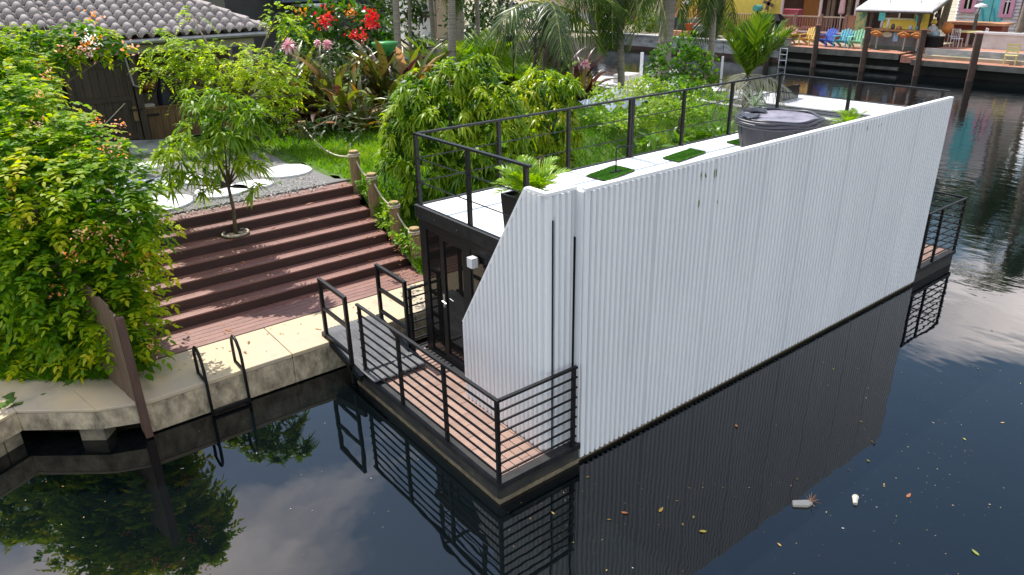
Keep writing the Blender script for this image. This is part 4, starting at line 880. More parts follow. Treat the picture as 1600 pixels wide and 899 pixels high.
cp = palm('coconut_palm', 'coconut palm with long drooping fronds hanging over the middle of the garden', (ct[0], ct[1], GZ), ct, .11, around(9, -50, 0)+around(5, 10, 60, 1), F_coco, 2.25)
for k in range(5): c = ct+RNG.normal(0,.14,3)-[0,0,.15]; O('coconut', MB().lathe(c-[0,0,.11], [(.03,0),(.09,.05),(.11,.12),(.08,.2),(.02,.24)], 10), plain('green_coconut', (.09,.10,.02), .5), cp, smooth=True)
m_drych = mat('dry_husk_fibre', (.12,.085,.06), (.07,.05,.035), 8, .95, bump=.8, stretch=(6,6,1))
for k in range(11): c = PD(857+RNG.uniform(-20,20), 90+RNG.uniform(-22,14), 19.3); O('dry_sheath', MB().tube([c+[RNG.uniform(-.1,.1),0,.38], c+[RNG.uniform(-.1,.1),0,0], c+[RNG.uniform(-.3,.3),RNG.uniform(-.1,.1),-.45]], [.02,.045,.01], 6), m_drych, cp)
t2 = PD(962, -75, 20.5); b2_ = PD(974, 122, 21.5); b2_[2] = 1.5
palm('coconut_palm', 'second coconut palm, grey-green trunk beside the white boat', b2_, t2, .10, around(12, -55, 15, .5), F_coco, 2.7)
t3 = PD(1052, -70, 24); b3 = PD(1030, 130, 24); b3[2] = 1.6
palm('coconut_palm', 'thick brown-trunked palm behind the dense round shrub', b3, t3, .24, around(12, -30, 30, .2), F_coco, 2.6)
t4 = PD(1118, -35, 26); b4 = PD(1108, 120, 26); b4[2] = .5
palm('coconut_palm', 'palm whose grey fronds hang in front of the yellow house', b4, t4, .12, around(12, -75, -5, .9), F_coco, 2.2)
# young coconut right of the railing, upright green fronds over dry grey ones
m_cyc = leafmat('young_palm_leaf', [(.04,.10,.014),(.08,.16,.016),(.14,.20,.02)], .35, .35); m_gry = leafmat('dry_grey_leaf', [(.16,.17,.12),(.28,.28,.21),(.38,.37,.3)], .2, .6)
F_up = [frond_mesh('green_frond', 1.0, 26, .50, .10, m_cyc, .25, .12, .032, .02)]; F_dry = [frond_mesh('dry_frond', 1.0, 34, .34, .7, m_gry, -.1, .5, .011, .012)]
c = PD(1168, 118, 18.5); yp = palm('young_palm', 'young palm with stiff upright green fronds above drooping grey ones, beside the roof railing', (c[0], c[1], 1.3), c, .10, [], F_up, 1, m_t=m_drych)
for az, el, s_ in ((2.6,68,1.5),(2.2,80,1.4),(-.9,76,1.4),(-.6,62,1.5),(.4,78,1.3),(-1.2,55,1.5),(3.0,55,1.3),(1.6,70,1.2),(-1.6,84,1.5),(-.3,50,1.3)): place_frond(F_up[0], c, az, math.radians(el), s_, yp)
for k in range(9): place_frond(F_dry[0], c, k*2.4, math.radians(RNG.uniform(-35,30)), 1.45, yp, 'dry_frond')
# areca clumps and thin trunks
F_ar2 = [frond_mesh('areca_frond', 1.0, 36, .36, d, m_areca, .45, .3, .017) for d in (.5, .85)]
lab_a = ['bushy areca palm clump in the centre of the garden, yellow-tipped fronds', 'areca palm clump left of centre behind the mango tree', 'areca palm clump right beside the black lamp post', 'low areca fronds between the mango trees and the coconut palm', 'areca fronds behind the dark strap leaves, leftmost of the row', 'lowest areca clump directly behind the broad mango tree']
for i, (px, py, d, n, sc) in enumerate([(748,150,38,34,0),(692,150,60,26,0),(795,152,52,28,0),(835,168,82,22,0),(655,150,78,20,0),(725,165,72,26,0)]):
    c = PZ(px, py, GZ); sc = (py-d)*float((c-CP)@R[:, 2])/F*1.0; palm_plant('areca_clump', lab_a[i], 'palm', c, n, sc, (.55,1.5), 'areca palm clumps', F_ar2, base=.1)
lab_t = ['leftmost thin grey palm trunk by the red-flowered bush','thin grey palm trunk second from left, in front of dark trees','slender leaning palm trunk near the white house','pale grey thick palm trunk in the centre','darker palm trunk just right of the pale thick one','thin palm trunk with dark crown right of centre','thin palm trunk nearest the black lamp post']
for i, (px, yb, d, r_, dx) in enumerate([(615,55,22,.11,-3),(613+0,50,25,.06,0),(678,50,25,.09,-12),(699,66,21.5,.13,3),(709,60,23,.10,0),(718,62,24,.09,-2),(745,52,25,.08,-4)]):
    if i == 1: px = 612+0; px = 611+0; px = 612
    if i == 1: px = 611; 
    pxx = [614,612,676,699,709,717,744][i]; 
    if i == 1: pxx = 634
    bq = PD(pxx, yb+90, d); bq[2] = GZ; bq = (bq[0], bq[1], GZ); tq = PD(pxx+dx, -70-RNG.uniform(0,50), d)
    bq = PD(pxx+1, yb, d); bq[2] = GZ-.1
    palm('thin_palm', lab_t[i], bq, tq, r_, around(9, -60, 25, i), F_coco, 1.9, 'thin palms in a row')
# ficus-like shrub, small shrub, ground cover
m_fic = leafmat('glossy_shrub_leaf', [(.03,.09,.008),(.06,.16,.010),(.13,.25,.012),(.26,.37,.02)], .4, .5, .2)
bs = Bl([(1058,95,30),(1040,115,26),(1085,110,26),(1062,72,14),(1080,60,7),(1072,80,12),(1100,135,16),(1060,130,30),(1105,95,9),(1035,88,12)], 19.0)
plant('round_shrub', 'dense round glossy shrub rising above the railing before the canal', 'shrub', (PD(1065,160,19)[0], PD(1065,160,19)[1], 1.5), bs, lambda b: (lambda PN: scatter(PN[0], PN[1], 8, .12, .075, .2))(shell(b, 22, .2, .2, -.8)), m_fic, .07, tuple(PD(1065,130,19)))
m_var = leafmat('variegated_ground_cover_leaf', [(.04,.12,.012),(.09,.20,.014),(.16,.28,.02),(.26,.36,.05),(.42,.42,.18)], .4, .5)
bg_ = Bl([(935,150,14,15.6),(950,165,18,15),(985,150,22,15.6),(1020,150,24,15.8),(1060,150,22,16),(1000,175,26,14.6),(1045,175,24,14.8),(960,195,22,13.8),(1090,150,22,16.5),(1115,165,18,16),(1080,180,22,15),(930,180,14,14.3),(1010,135,14,16.5),(1060,135,18,16.5),(985,205,16,13.4)], 15)
plant('ground_cover_shrub', 'low mixed green and cream leaved shrubs on the bank behind the railing', 'shrub', (9.2, 7.5, 1.2), bg_, lambda b: (lambda PN: scatter(PN[0], PN[1], 8, .085, .05, .2))(shell(b, 50, .25, .3, -.3)), m_var, 0)
for i, (px, py, d, n, L_, lb_, vv_) in enumerate([(1100,200,14.8,26,.42,'light green broad-leaved clump just outside the roof railing',.5),(1060,205,14.2,20,.36,'light green broad-leaved plant left of the larger one by the railing',.4),(1008,212,13.2,12,.48,'bird-nest fern with pale paddle leaves outside the railing',.7),(1130,190,15.3,18,.38,'light green broad-leaved clump nearest the young palm',.5)]):
    m_bn = leafmat('paddle_leaf', [(.05,.14,.012),(.10,.22,.015),(.18,.28,.04)], .4, .35) if i == 0 else m_bn
    c = PD(px, py, d); c[2] = max(gz(c[0], c[1]), c[2]-.25); t_ = T('broad_leaf_plant', lb_, 'plant', c, 'broad-leaved plants outside the railing')
    for k in range(n):
        if k % 3 == 0 or k < 3:
            me = SL[3].copy(); me.materials.clear(); me.materials.append(m_bn); at = me.attributes['v']; at.data.foreach_set('value', np.full(len(me.polygons), RNG.uniform(.1,.9)).astype(np.float32))
        o = O('leaf', me, None, t_); o.rotation_euler = (RNG.uniform(-.4,.4), -math.radians(RNG.uniform(15,80)), k*2.4); o.scale = (L_*RNG.uniform(.7,1.2), L_*1.5, L_); o.location = (RNG.normal(0,.12), RNG.normal(0,.12), 0)
# small green shrubs on the step edge
be = Bl([(570,288,10,13.3),(575,300,7,13.1),(600,345,10,12.6),(610,352,6,12.4),(633,378,12,11.9),(640,392,8,11.7),(655,398,8,11.6),(605,332,12,12.8),(625,365,10,12.1)], 12.5)
plant('step_edge_shrub', 'small bright green weeds shrub between the bollards at the step ends', 'shrub', (2.5, 6.6, 1.1), be, lambda b: (lambda PN: scatter(PN[0], PN[1], 6, .07, .04, .2))(shell(b, 60, .25, .3, -.5)), m_fic, 0)
# lamp post in the garden
c = PD(802, 62, 21); gl = T('garden_lamp', 'slim black garden lamp post with a white glass head and a dark box', 'lamp', (c[0], c[1], GZ)); tpz = PD(803, 24, 21)[2]
O('pole', MB().tube([(c[0],c[1],GZ),(c[0],c[1],tpz)], .025, 8), m_black, gl); O('lamp_head', MB().lathe((c[0],c[1],tpz), [(.05,0),(.09,.05),(.11,.22),(.09,.24)], 8), m_lamp, gl); O('lamp_cap', MB().lathe((c[0],c[1],tpz+.24), [(.13,0),(.03,.12),(.0,.15)], 8), m_black, gl); O('box', MB().box(c[0]-.25,c[0]+.15,c[1]-.1,c[1]+.1,PD(805,64,21)[2],PD(805,55,21)[2]), m_black, gl)
# ================================================================== BOATS AT THE GARDEN POINT
def hull(name, label, cx, cy, L, wd, z0, h, ang):
    t_ = T(name, label, 'boat', (cx, cy, 0)); q = MB(); ca, sa = math.cos(ang), math.sin(ang); n = 12; R_ = []
    for (hw, z) in ((.62, z0), (.86, z0+h*.5), (1.0, z0+h)):
        ring = []
        for k in range(n+1):
            s = k/n; w = wd/2*hw*(1-max(0, (s-.55)/.45)**2.2)*(.9+.1*min(1, s*4)); ring.append((s*L*(.94+.06*hw)-L/2, -w))
        ring += [(x, -w) for x, w in reversed(ring[:-1])]
        R_.append(([(cx+x*ca-y*sa, cy+x*sa+y*ca) for x, y in ring], z))
    O('hull', loft(R_), m_white2, t_, smooth=False); top = R_[-1][0]
    O('rub_rail', MB().tube([(a, b_, z0+h) for a, b_ in top+[top[0]]], .035, 6, cap=False), m_gutter, t_)
    return t_, (lambda x, y, z: (cx+x*ca-y*sa, cy+x*sa+y*ca, z))
t_, f_ = hull('boat', 'white skiff with raised bow and console, moored left behind the coconut trunk', 19.6, 15.6, 7.5, 2.3, -.1, 1.25, math.radians(-78))
O('console', MB().prism([f_(.2,-.45,0), f_(1.3,-.4,0), f_(1.3,.4,0), f_(.2,.45,0)], 1.1, 1.75), m_white2, t_, bevel=.05)
O('seat', MB().prism([f_(-1.4,-.5,0), f_(-.7,-.5,0), f_(-.7,.5,0), f_(-1.4,.5,0)], 1.1, 1.5), plain('cream_vinyl', (.6,.56,.5)), t_)
wp = PX(1002, 112, 20.5); tag(O('white_pole', MB().tube([(wp[0],wp[1],0),(wp[0],wp[1],PX(1002,82,20.5)[2])], .07, 10), m_white2), 'white plastic mooring pole beside the skiff', 'pole')
t_, f_ = hull('boat', 'low white boat moored behind the grey fronds of the young palm', 21.5, 10.2, 8.5, 2.6, -.1, 1.0, math.radians(95))
O('deck_hatch', MB().prism([f_(1.2,-.5,0), f_(2.4,-.4,0), f_(2.4,.4,0), f_(1.2,.5,0)], .9, 1.02), m_lamp, t_)
O('windscreen', MB().prism([f_(.1,-.7,0), f_(.2,-.7,0), f_(.2,.7,0), f_(.1,.7,0)], .9, 1.4), m_glass, t_)
bt = T('tarpaulin', 'crumpled pale blue tarpaulin heap on the bank below the coconut fronds', 'tarp', (14.2, 11.5, 1.6))
c = PD(962, 142, 18.6); V = []; nx = 14
for j in range(nx):
    for i in range(nx): u, v = i/(nx-1)-.5, j/(nx-1)-.5; V.append((c[0]+u*1.5, c[1]+v*1.2, c[2]-.3+.30*math.cos(u*3)*math.cos(v*3)+.07*math.sin(u*19+v*9)))
O('sheet', arrmesh('sheet', np.array(V), np.array([(j*nx+i, j*nx+i+1, (j+1)*nx+i+1, (j+1)*nx+i) for j in range(nx-1) for i in range(nx-1)]), None, plain('pale_blue_tarp', (.24,.29,.37)), True), None, bt)
st2 = [(1108,108,'short dark piling behind the round shrub',82),(1128,108,'thin white marker pole by the young palm',88)]
for px, py, lb_, tpx in st2:
    c = PX(px, py, 24); tag(O('piling', MB().tube([(c[0],c[1],-.5),(c[0],c[1],PX(px,tpx,24)[2])], .16 if 'dark' in lb_ else .05, 10), m_darkwood if 'dark' in lb_ else m_white2), lb_, 'piling')

# ================================================================== FAR BANK
XB = 38.4
struct('far_ground', MB().box(XB+.62, 260, -120, 260, -1, .96).box(14.9, XB+.62, 37, 260, -1, .9), m_farground)
fl = MB()
for (y0, y1) in ((21.8, 30), (30, 40), (40, 60)): fl.box(XB-.05, XB+.45, y0+.02, y1-.02, -1, 1.02)
fwl = T('canal_wall', 'long stained grey concrete canal wall on the far bank, left of the dock', 'seawall', (XB, 35, 0))
for (y0, y1) in ((21.8, 26), (26, 30.5), (30.5, 35), (35, 40), (40, 50)): O('wall_section', MB().box(XB, XB+.62, y0+.02, y1-.02, -1, 1.0), m_farconc, fwl)
O('cap', MB().box(XB-.1, XB+.5, 21.8, 50, 1.0, 1.1), m_farconc, fwl); O('footing', MB().box(XB-.04, XB, 21.8, 50, .0, .28), m_darkwood, fwl)
dk = T('dock', 'salmon-painted timber dock along the far bank carrying the colourful chairs', 'dock', (XB, 14, 1))
def planks(y0, y1, x0, x1, z, step=.6):
    y = y0
    while y < y1-.05: O('plank', MB().box(x0, x1, y+.01, min(y1, y+step)-.01, z-.05, z), m_fardeck, dk); y += step
planks(14.3, 21.8, XB-.3, XB+2.2, 1.05, .75)
O('beam', MB().box(XB-.34, XB-.30, 14.3, 21.8, .72, 1.04), m_farbeam, dk); O('beam', MB().box(XB-.2, XB, 14.3, 21.8, .15, .30), m_farbeam, dk)
planks(-12, 13.6, XB-.3, XB+1.1, .80, 1.2); O('beam', MB().box(XB-.34, XB-.30, -12, 13.6, .52, .79), m_farbeam, dk)
for k in range(2): O('step', MB().box(XB-.3, XB+1.0-.0*k, 13.6+.3*k+.01, 13.9+.3*k, .6, .88+.09*k), m_fardeck, dk)
O('back_wall', MB().box(XB+.42, XB+.6, -60, 21.8, -1, .74), plain('under_dock_shade', (.012,.011,.009)), dk)  # near-black colour stands in for the shade under the dock overhang
dk2 = T('terrace_wall', 'pale grey low terrace wall behind the lower dock boards', 'wall', (XB+1.1, 5, .8)); O('wall', MB().box(XB+1.1, XB+1.3, -12, 13.6, .8, 1.28), m_farconc, dk2); O('terrace', MB().box(XB+1.3, XB+6, -12, 13.9, 1.0, 1.26), m_fardeck, dk2)
def fpile(px, pb, pt, r, lb_, x=XB-.5, lean=0):
    c = PX(px, pb, x); 
    z = PX(px, pt, x)[2]; y = c[1]
    t_ = T('dock_piling', lb_, 'piling', (x, y, 0), 'pilings of the far dock'); O('pile', MB().tube([(x, y, -1.5), (x+lean, y, z)], [r*.8, r*.75], 10), m_darkwood, t_)
    O('pile_cap', MB().tube([(x+lean, y, z), (x+lean, y, z+.04)], r*.8, 10), mat('red_pile_cap', (.3,.1,.07), None, 5, .6), t_)
def pz_(px, py, x): return PX(px, py, x)
fpile(1202, 52, 38, .17, 'short brown piling at the left end of the dock by the potted fronds', XB-.3)
fpile(1276, 62, 40, .19, 'dock piling between the yellow and blue chairs')
fpile(1354, 62, 44, .20, 'dock piling left of the bar, between mint chair and stools')
fpile(1440, 70, 47, .20, 'dock piling right of the bar stools')
fpile(1524, 85, 53, .23, 'tall reddish piling standing in the water before the white shed')
fpile(1200, 96, 69, .10, 'thin pile under the left end of the dock', XB-.3)
# adirondack chairs
def adirondack(c, label, col, name='adirondack_chair', rz=math.pi):
    m_ = plain('painted_'+name+'_'+str(len(bpy.data.materials)), col, .5); t_ = T(name, label, 'chair', c, 'coloured chairs on the far dock', local=True); t_.rotation_euler = (0,0,rz)
    def o(n, q): e = O(n, q, m_, t_); return e
    w = .33
    q = MB(); [q.box(-.30+.11*k, -.20+.11*k, -w*.85, w*.85, .40-.03*k, .43-.03*k) for k in range(0)]
    for k in range(5): q.box(.30-.125*k-.11, .30-.125*k, -w, w, .40-.035*k, .43-.035*k)
    o('seat', q)
    for k in range(5): y = -w*.9+k*w*.45; o('back_slat', MB().beam((-.24, y, .30), (-.52, y*1.12, 1.02-.05*abs(k-2)), .11, .025, up=(1,0,.3)))
    o('back_rail', MB().beam((-.42,-w,.72),(-.42,w,.72), .03, .07))
    for s in (-1, 1):
        o('arm', MB().box(-.35, .38, s*w-.07+s*.06, s*w+.07+s*.06, .60, .63)); o('leg', MB().box(.26, .36, s*w+s*.03-.02, s*w+s*.03+.02, 0, .60)); o('leg', MB().beam((.3, s*w*.93, .38), (-.5, s*w*.93, .04), .03, .12))
    return t_
chs = [((1229,66),'pink adirondack chair, leftmost on the far dock',(.75,.22,.30)),((1261,68),'yellow adirondack chair between the pink chair and a dock piling',(.75,.50,.12)),((1289,69),'royal blue adirondack chair, middle of the far dock',(.05,.12,.5)),((1315,73),'turquoise adirondack chair on the far dock next to the mint one',(.12,.48,.58)),((1338,74),'mint green adirondack chair beside the bar piling',(.32,.68,.42))]
for (p, lb_, col) in chs:
    c = PX(*p, XB+.9); adirondack((XB+.9, c[1], 1.05), lb_, col, rz=math.pi+RNG.uniform(-.25,.25))
c = PX(1577, 100, XB+.5)
yc = T('garden_chair', 'pale yellow upright wooden chair on the lower dock boards at right', 'chair', (XB+.5, c[1], .80), local=True); yc.rotation_euler = (0,0,math.pi+.25); m_yc = plain('pale_yellow_paint', (.68,.6,.25), .5)
O('seat', MB().box(-.25,.25,-.27,.27,.42,.46), m_yc, yc)
for sx_ in (-.22,.22):
    for sy in (-.24,.24): O('leg', MB().box(sx_-.03,sx_+.03,sy-.03,sy+.03,0,.42 if sx_ > 0 else 1.0), m_yc, yc)
for z in (.58,.72,.88): O('back_slat', MB().box(-.25,-.22,-.27,.27,z,z+.09), m_yc, yc)

# fan palm and owl box at the end of dock etc
m_lime = leafmat('lime_fronds', [(.08,.16,.012),(.18,.27,.015),(.3,.36,.03)], .4)
c = PX(1218, 60, XB+.2); Fl = frond_mesh('lime_frond', 1.0, 16, .45, .5, m_lime, .4, .3, .07)
palm_plant('potted_fern', 'lime-green fern at the left end of the far dock', 'fern', (XB+.5, c[1], 1.1), 14, 1.3, (.3,1.2), None, [Fl])
ow = T('bird_house', 'small grey wooden bird house on the dock end', 'bird house', (XB-.2, PX(1231,70,XB-.2)[1], 1.05)); y = PX(1231,70,XB-.2)[1]
O('box', MB().box(XB-.35,XB-.05,y-.14,y+.14,1.05,1.42), plain('grey_green_wood', (.3,.32,.25)), ow); O('roof', MB().prism([(XB-.4,y-.2,1.42),(XB,y-.2,1.42),(XB,y+.2,1.42),(XB-.4,y+.2,1.42)],0,.05), m_farbeam, ow)
lr = T('dock_ladder', 'white metal ladder hanging from the left end of the far dock', 'ladder', (XB-.45, PX(1221,100,XB-.45)[1], 0)); ya, yb_ = PX(1229,90,XB-.45)[1], PX(1218,90,XB-.45)[1]
for y in (ya, yb_): O('rail', MB().tube([(XB-.45,y,-.3),(XB-.45,y,.92)], .03, 6), m_white2, lr)
for z in (.2,.55,.9): O('rung', MB().tube([(XB-.45,ya,z),(XB-.45,yb_,z)], .025, 6), m_white2, lr)

# porch house (yellow end wall + open brown porch)
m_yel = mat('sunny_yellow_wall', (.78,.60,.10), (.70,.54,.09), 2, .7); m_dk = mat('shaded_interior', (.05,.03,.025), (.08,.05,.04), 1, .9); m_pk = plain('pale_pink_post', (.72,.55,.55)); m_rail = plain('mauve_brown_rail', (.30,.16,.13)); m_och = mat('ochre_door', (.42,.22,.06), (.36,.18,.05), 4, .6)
XP = 43.5
def Yx(px, py, x=XP): return PX(px, py, x)[1]
ph = T('porch_house', 'yellow house with an open brown-railed porch behind the colourful chairs', 'house', (XP+2, 22, 1))
yL, yP0, yP1 = Yx(1122,20), Yx(1215,20), Yx(1338,20)
O('yellow_wall', MB().box(XP+.3, XP+.5, yP0, yL, .96, 7), m_yel, ph)
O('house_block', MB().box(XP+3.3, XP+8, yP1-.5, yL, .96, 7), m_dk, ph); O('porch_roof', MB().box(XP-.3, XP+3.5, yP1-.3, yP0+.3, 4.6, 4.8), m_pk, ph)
O('porch_floor', MB().box(XP-.6, XP+3.3, yP1-.3, yL-.4, 1.0, 1.55), mat('maroon_porch_skirt', (.20,.05,.04), (.15,.04,.03), 2, .7), ph)
O('floor_edge', MB().box(XP-.66, XP-.6, yP1-.3, yL-.4, 1.46, 1.58), m_pk, ph)
for px in (1221, 1281, 1337): y = Yx(px, 20, XP-.5); O('porch_post', MB().box(XP-.55, XP-.42, y-.07, y+.07, 1.55, 4.6), m_pk, ph)
O('ochre_door', MB().box(XP+3.1, XP+3.28, Yx(1282,10,XP+3.2), Yx(1257,10,XP+3.2), 1.55, 4.2), m_och, ph)
for px in (1296, 1303, 1328): y = Yx(px, 10, XP+3.2); O('wall_strip', MB().box(XP+3.1, XP+3.28, y-.12, y+.12, 1.55, 4.6), plain('dull_beige_strip', (.33,.27,.2)), ph)
rl_ = O('rail', MB().box(XP-.64, XP-.54, Yx(1322,40,XP-.6), yL-.5, 2.42, 2.50), plain('tan_rail_cap', (.5,.36,.26)), ph)
y = Yx(1322,40,XP-.6); n_ = 0
while y < yL-.5:
    O('baluster', MB().box(XP-.61, XP-.57, y, y+.05, 1.6, 2.42), m_rail, rl_); y += .19; n_ += 1
for px in (1144, 1185, 1243, 1283, 1322): y = Yx(px, 35, XP-.6); O('newel', MB().box(XP-.68, XP-.54, y-.08, y+.08, 1.2, 2.62), m_rail, rl_)
O('plywood_panel', MB().box(XP-.62, XP-.58, Yx(1338,40,XP-.6), Yx(1323,40,XP-.6), 1.6, 2.6), plain('reddish_plywood', (.38,.17,.10)), ph)
pc = T('pink_cabinet', 'pink sideboard under the porch roof', 'cabinet', (XP+1.5, Yx(1238,18,XP+1.5), 1.55)); ya, yb_ = Yx(1250,18,XP+1.5), Yx(1224,18,XP+1.5)
O('body', MB().box(XP+1.3, XP+1.9, ya, yb_, 1.6, 2.75), plain('rose_pink_paint', (.62,.16,.22)), pc); [O('drawer_front', MB().box(XP+1.26, XP+1.3, ya+(yb_-ya)*k/3+.04, ya+(yb_-ya)*(k+1)/3-.04, 1.75, 2.4), plain('tan_drawer', (.55,.36,.22)), pc) for k in range(3)]
um = T('folded_parasol', 'folded pink and white parasol on the porch', 'parasol', (XP+.2, Yx(1316,10,XP), 1.55)); y = Yx(1316,10,XP); O('canopy', MB().lathe((XP, y, 2.6), [(.12,0),(.2,.1),(.16,.8),(.05,1.8)], 8), plain('faded_pink_canvas', (.7,.42,.42)), um); O('pole', MB().tube([(XP,y,1.55),(XP,y,4.4)], .03, 6), m_white2, um)
gr = T('barbecue', 'black covered barbecue grill in front of the yellow wall', 'grill', (XP-1.2, Yx(1204,30,XP-1.2), 1)); y = Yx(1204,30,XP-1.2); z_ = PX(1204, 28, XP-1.2)[2]
O('hood', loft([([(XP-1.5,y-.95),(XP-.8,y-.95),(XP-.8,y+.95),(XP-1.5,y+.95)], z_-.15),([(XP-1.35,y-.6),(XP-1.0,y-.6),(XP-1.0,y+.6),(XP-1.35,y+.6)], z_+.25)]), m_black, gr); O('cart', MB().box(XP-1.4,XP-.9,y-.6,y+.6,1.0,z_-.15), m_blackdull, gr)
fn = T('fan', 'large bronze propeller fan before the yellow wall', 'fan', (XP-.2, Yx(1201,8,XP-.2), 1.6)); y = Yx(1201,8,XP-.2); z_ = PX(1201,6,XP-.2)[2]
O('pole', MB().tube([(XP-.2,y,1.55),(XP-.2,y,z_)], .04, 6), m_darkwood, fn)
for k in range(4): a_ = math.radians(20+90*k); O('blade', MB().beam((XP-.22,y,z_),(XP-.22,y+.42*math.cos(a_),z_+.42*math.sin(a_)), .22, .03, up=(1,0,0)), plain('bronze_blade', (.14,.09,.05)), fn)
O('ring', MB().tube([(XP-.2,y+.5*math.cos(a),z_+.5*math.sin(a)) for a in np.linspace(0,2*math.pi,21)], .02, 5, cap=False), plain('brass_ring', (.4,.3,.12)), fn)

# bar with corrugated roof
bar = T('dock_bar', 'open dock bar under a white corrugated metal roof', 'bar', (XB+1.9, 13.5, 1.05))
XR = XB+1.2
yl_, yr_ = Yx(1337,14,XR), Yx(1455,19,XR); zl = PX(1337,14,XR)[2]; zr_ = PX(1455,19,XR)[2]; zm = (zl+zr_)/2
V = []; nc = 64
for i in range(nc*4+1):
    y = yl_+(yr_-.1-yl_)*i/(nc*4); w = .05*math.sin(i*math.pi/2); V += [(XR, y, zm+w), (XR+4.5, y, zm+1.5+w)]
Fc = [(2*i, 2*i+2, 2*i+3, 2*i+1) for i in range(nc*4)]
me = bpy.data.meshes.new('roof_sheet'); me.from_pydata(V, [], Fc); me.update(); ro_ = O('roof_sheet', me, mat('white_tin_roof', (.88,.87,.86), (.82,.81,.80), 1.2, .5, c3=(.7,.66,.6)), bar); so_ = ro_.modifiers.new('s','SOLIDIFY'); so_.thickness = .03
O('rake_board', MB().beam((XR, yr_-.12, zm-.04), (XR+4.5, yr_-.12, zm+1.46), .05, .14), m_farbeam, bar); O('eave_beam', MB().box(XR+.1, XR+.2, yr_, yl_, zm-.14, zm-.03), m_farbeam, bar)
for (px, x) in ((1362, XR+.3), (1437, XR+.3), (1455, XR+1.6), (1466, XR+3.0)): y = Yx(px, 30, x); O('post', MB().beam((x, y, 1.05), (x, y, zm+(x-XR)/3-.1), .14, .14), m_darkwood, bar)
ya, yb_ = Yx(1443,60,XR+.2), Yx(1360,60,XR+.2)
O('counter_front', MB().box(XR+.25, XR+.35, ya, yb_, 1.1, 2.05), mat('dark_bar_front', (.06,.055,.055), (.1,.09,.085), 10, .7), bar); O('counter_top', MB().box(XR-.1, XR+.7, ya-.1, yb_+.1, 2.05, 2.13), plain('varnished_counter', (.35,.17,.07), .4), bar)
q = MB()
for k in range(14): q.box(XR+.235, XR+.249, ya, yb_, 1.25+k*.055, 1.262+k*.055)
yy = ya
while yy < yb_: q.box(XR+.226, XR+.234, yy, yy+.015, 1.25, 2.0); yy += .075
O('mesh_screen', q, plain('galvanised_mesh', (.35,.35,.34)), bar)['kind'] = 'stuff'
O('kick_panel', MB().box(XR+.2, XR+.24, ya, yb_, 1.06, 1.25), plain('green_grey_kick', (.09,.11,.08)), bar)
O('back_wall', MB().box(XR+4.3, XR+4.5, Yx(1456,30,XR+4.3), yl_+.4, 1.05, zm+1.2), m_yel, bar)
O('dark_window', MB().box(XR+4.2, XR+4.29, Yx(1428,20,XR+4.2), Yx(1386,20,XR+4.2), 2.5, 3.6), m_dk, bar); O('window_sill', MB().box(XR+4.1, XR+4.29, Yx(1430,30,XR+4.2), Yx(1384,30,XR+4.2), 2.38, 2.48), plain('cream_sill', (.6,.55,.35)), bar); O('window_bar', MB().box(XR+4.12, XR+4.19, Yx(1408,20,XR+4.2), Yx(1406,20,XR+4.2), 2.5, 3.6), m_white2, bar)
for (px0, px1) in ((1384, 1374), (1441, 1432)): O('shutter', MB().box(XR+4.15, XR+4.28, Yx(px0,25,XR+4.2), Yx(px1,25,XR+4.2), 2.3, 3.5), plain('turquoise_shutter', (.10,.52,.52)), bar)
m_or = mat('orange_stool_seat', (.50,.19,.03), (.36,.12,.02), 6, .4)
for i, (px, lb_) in enumerate([(1370,'orange bar stool nearest the mint chair'),(1413,'orange bar stool in the middle of the counter'),(1434,'orange bar stool at the right end of the counter')]):
    y = Yx(px, 65, XR-.35); t_ = T('bar_stool', lb_, 'stool', (XR-.35, y, 1.05), 'orange stools at the dock bar')
    O('seat', MB().lathe((XR-.35,y,1.78), [(.16,0),(.26,.06),(.27,.12),(.2,.17),(.0,.18)], 12), m_or, t_, smooth=True); O('backrest', MB().tube([(XR-.6+.0,y-.28,1.95),(XR-.66,y,2.06),(XR-.6,y+.28,1.95)], .07, 8), m_or, t_)
    O('stem', MB().tube([(XR-.35,y,1.08),(XR-.35,y,1.78)], .04, 8), m_steel, t_); O('base', MB().lathe((XR-.35,y,1.05), [(.26,0),(.22,.03),(.03,.06)], 12), m_black, t_)
tag(O('menu_board', MB().box(XR+.19, XR+.22, Yx(1403,60,XR+.2), Yx(1395,60,XR+.2), 1.5, 1.98), plain('pale_blue_board', (.3,.45,.6))), 'small pale blue board on the bar front', 'board')
tag(O('surfboard_plaque', MB().lathe((0,0,0), [(.0,-.02),(.3,0),(.0,.02)], 14), plain('cream_plaque', (.6,.58,.45))), 'cream oval plaque on the bar front near the first stool', 'plaque')
_o = bpy.data.objects['surfboard_plaque']; _o.location = (XR+.18, Yx(1386,57,XR+.2), 1.85); _o.rotation_euler = (0, math.pi/2, 0); _o.scale = (.5,1,1)
mu = T('painted_panel', 'tall colourful painted panel at the left end of the bar', 'panel', (XR+.5, Yx(1345,28,XR+.5), 1.9)); ya, yb_ = Yx(1354,28,XR+.5), Yx(1337,28,XR+.5)
O('board', MB().box(XR+.5,XR+.55,ya,yb_,1.9,3.3), mat('mottled_mural', (.08,.22,.14), (.5,.42,.14), 3, .6, c3=(.55,.3,.2), ramp=(.4,.55)), mu); O('frame', MB().box(XR+.56,XR+.6,ya-.06,yb_+.06,1.84,3.36), m_darkwood, mu)
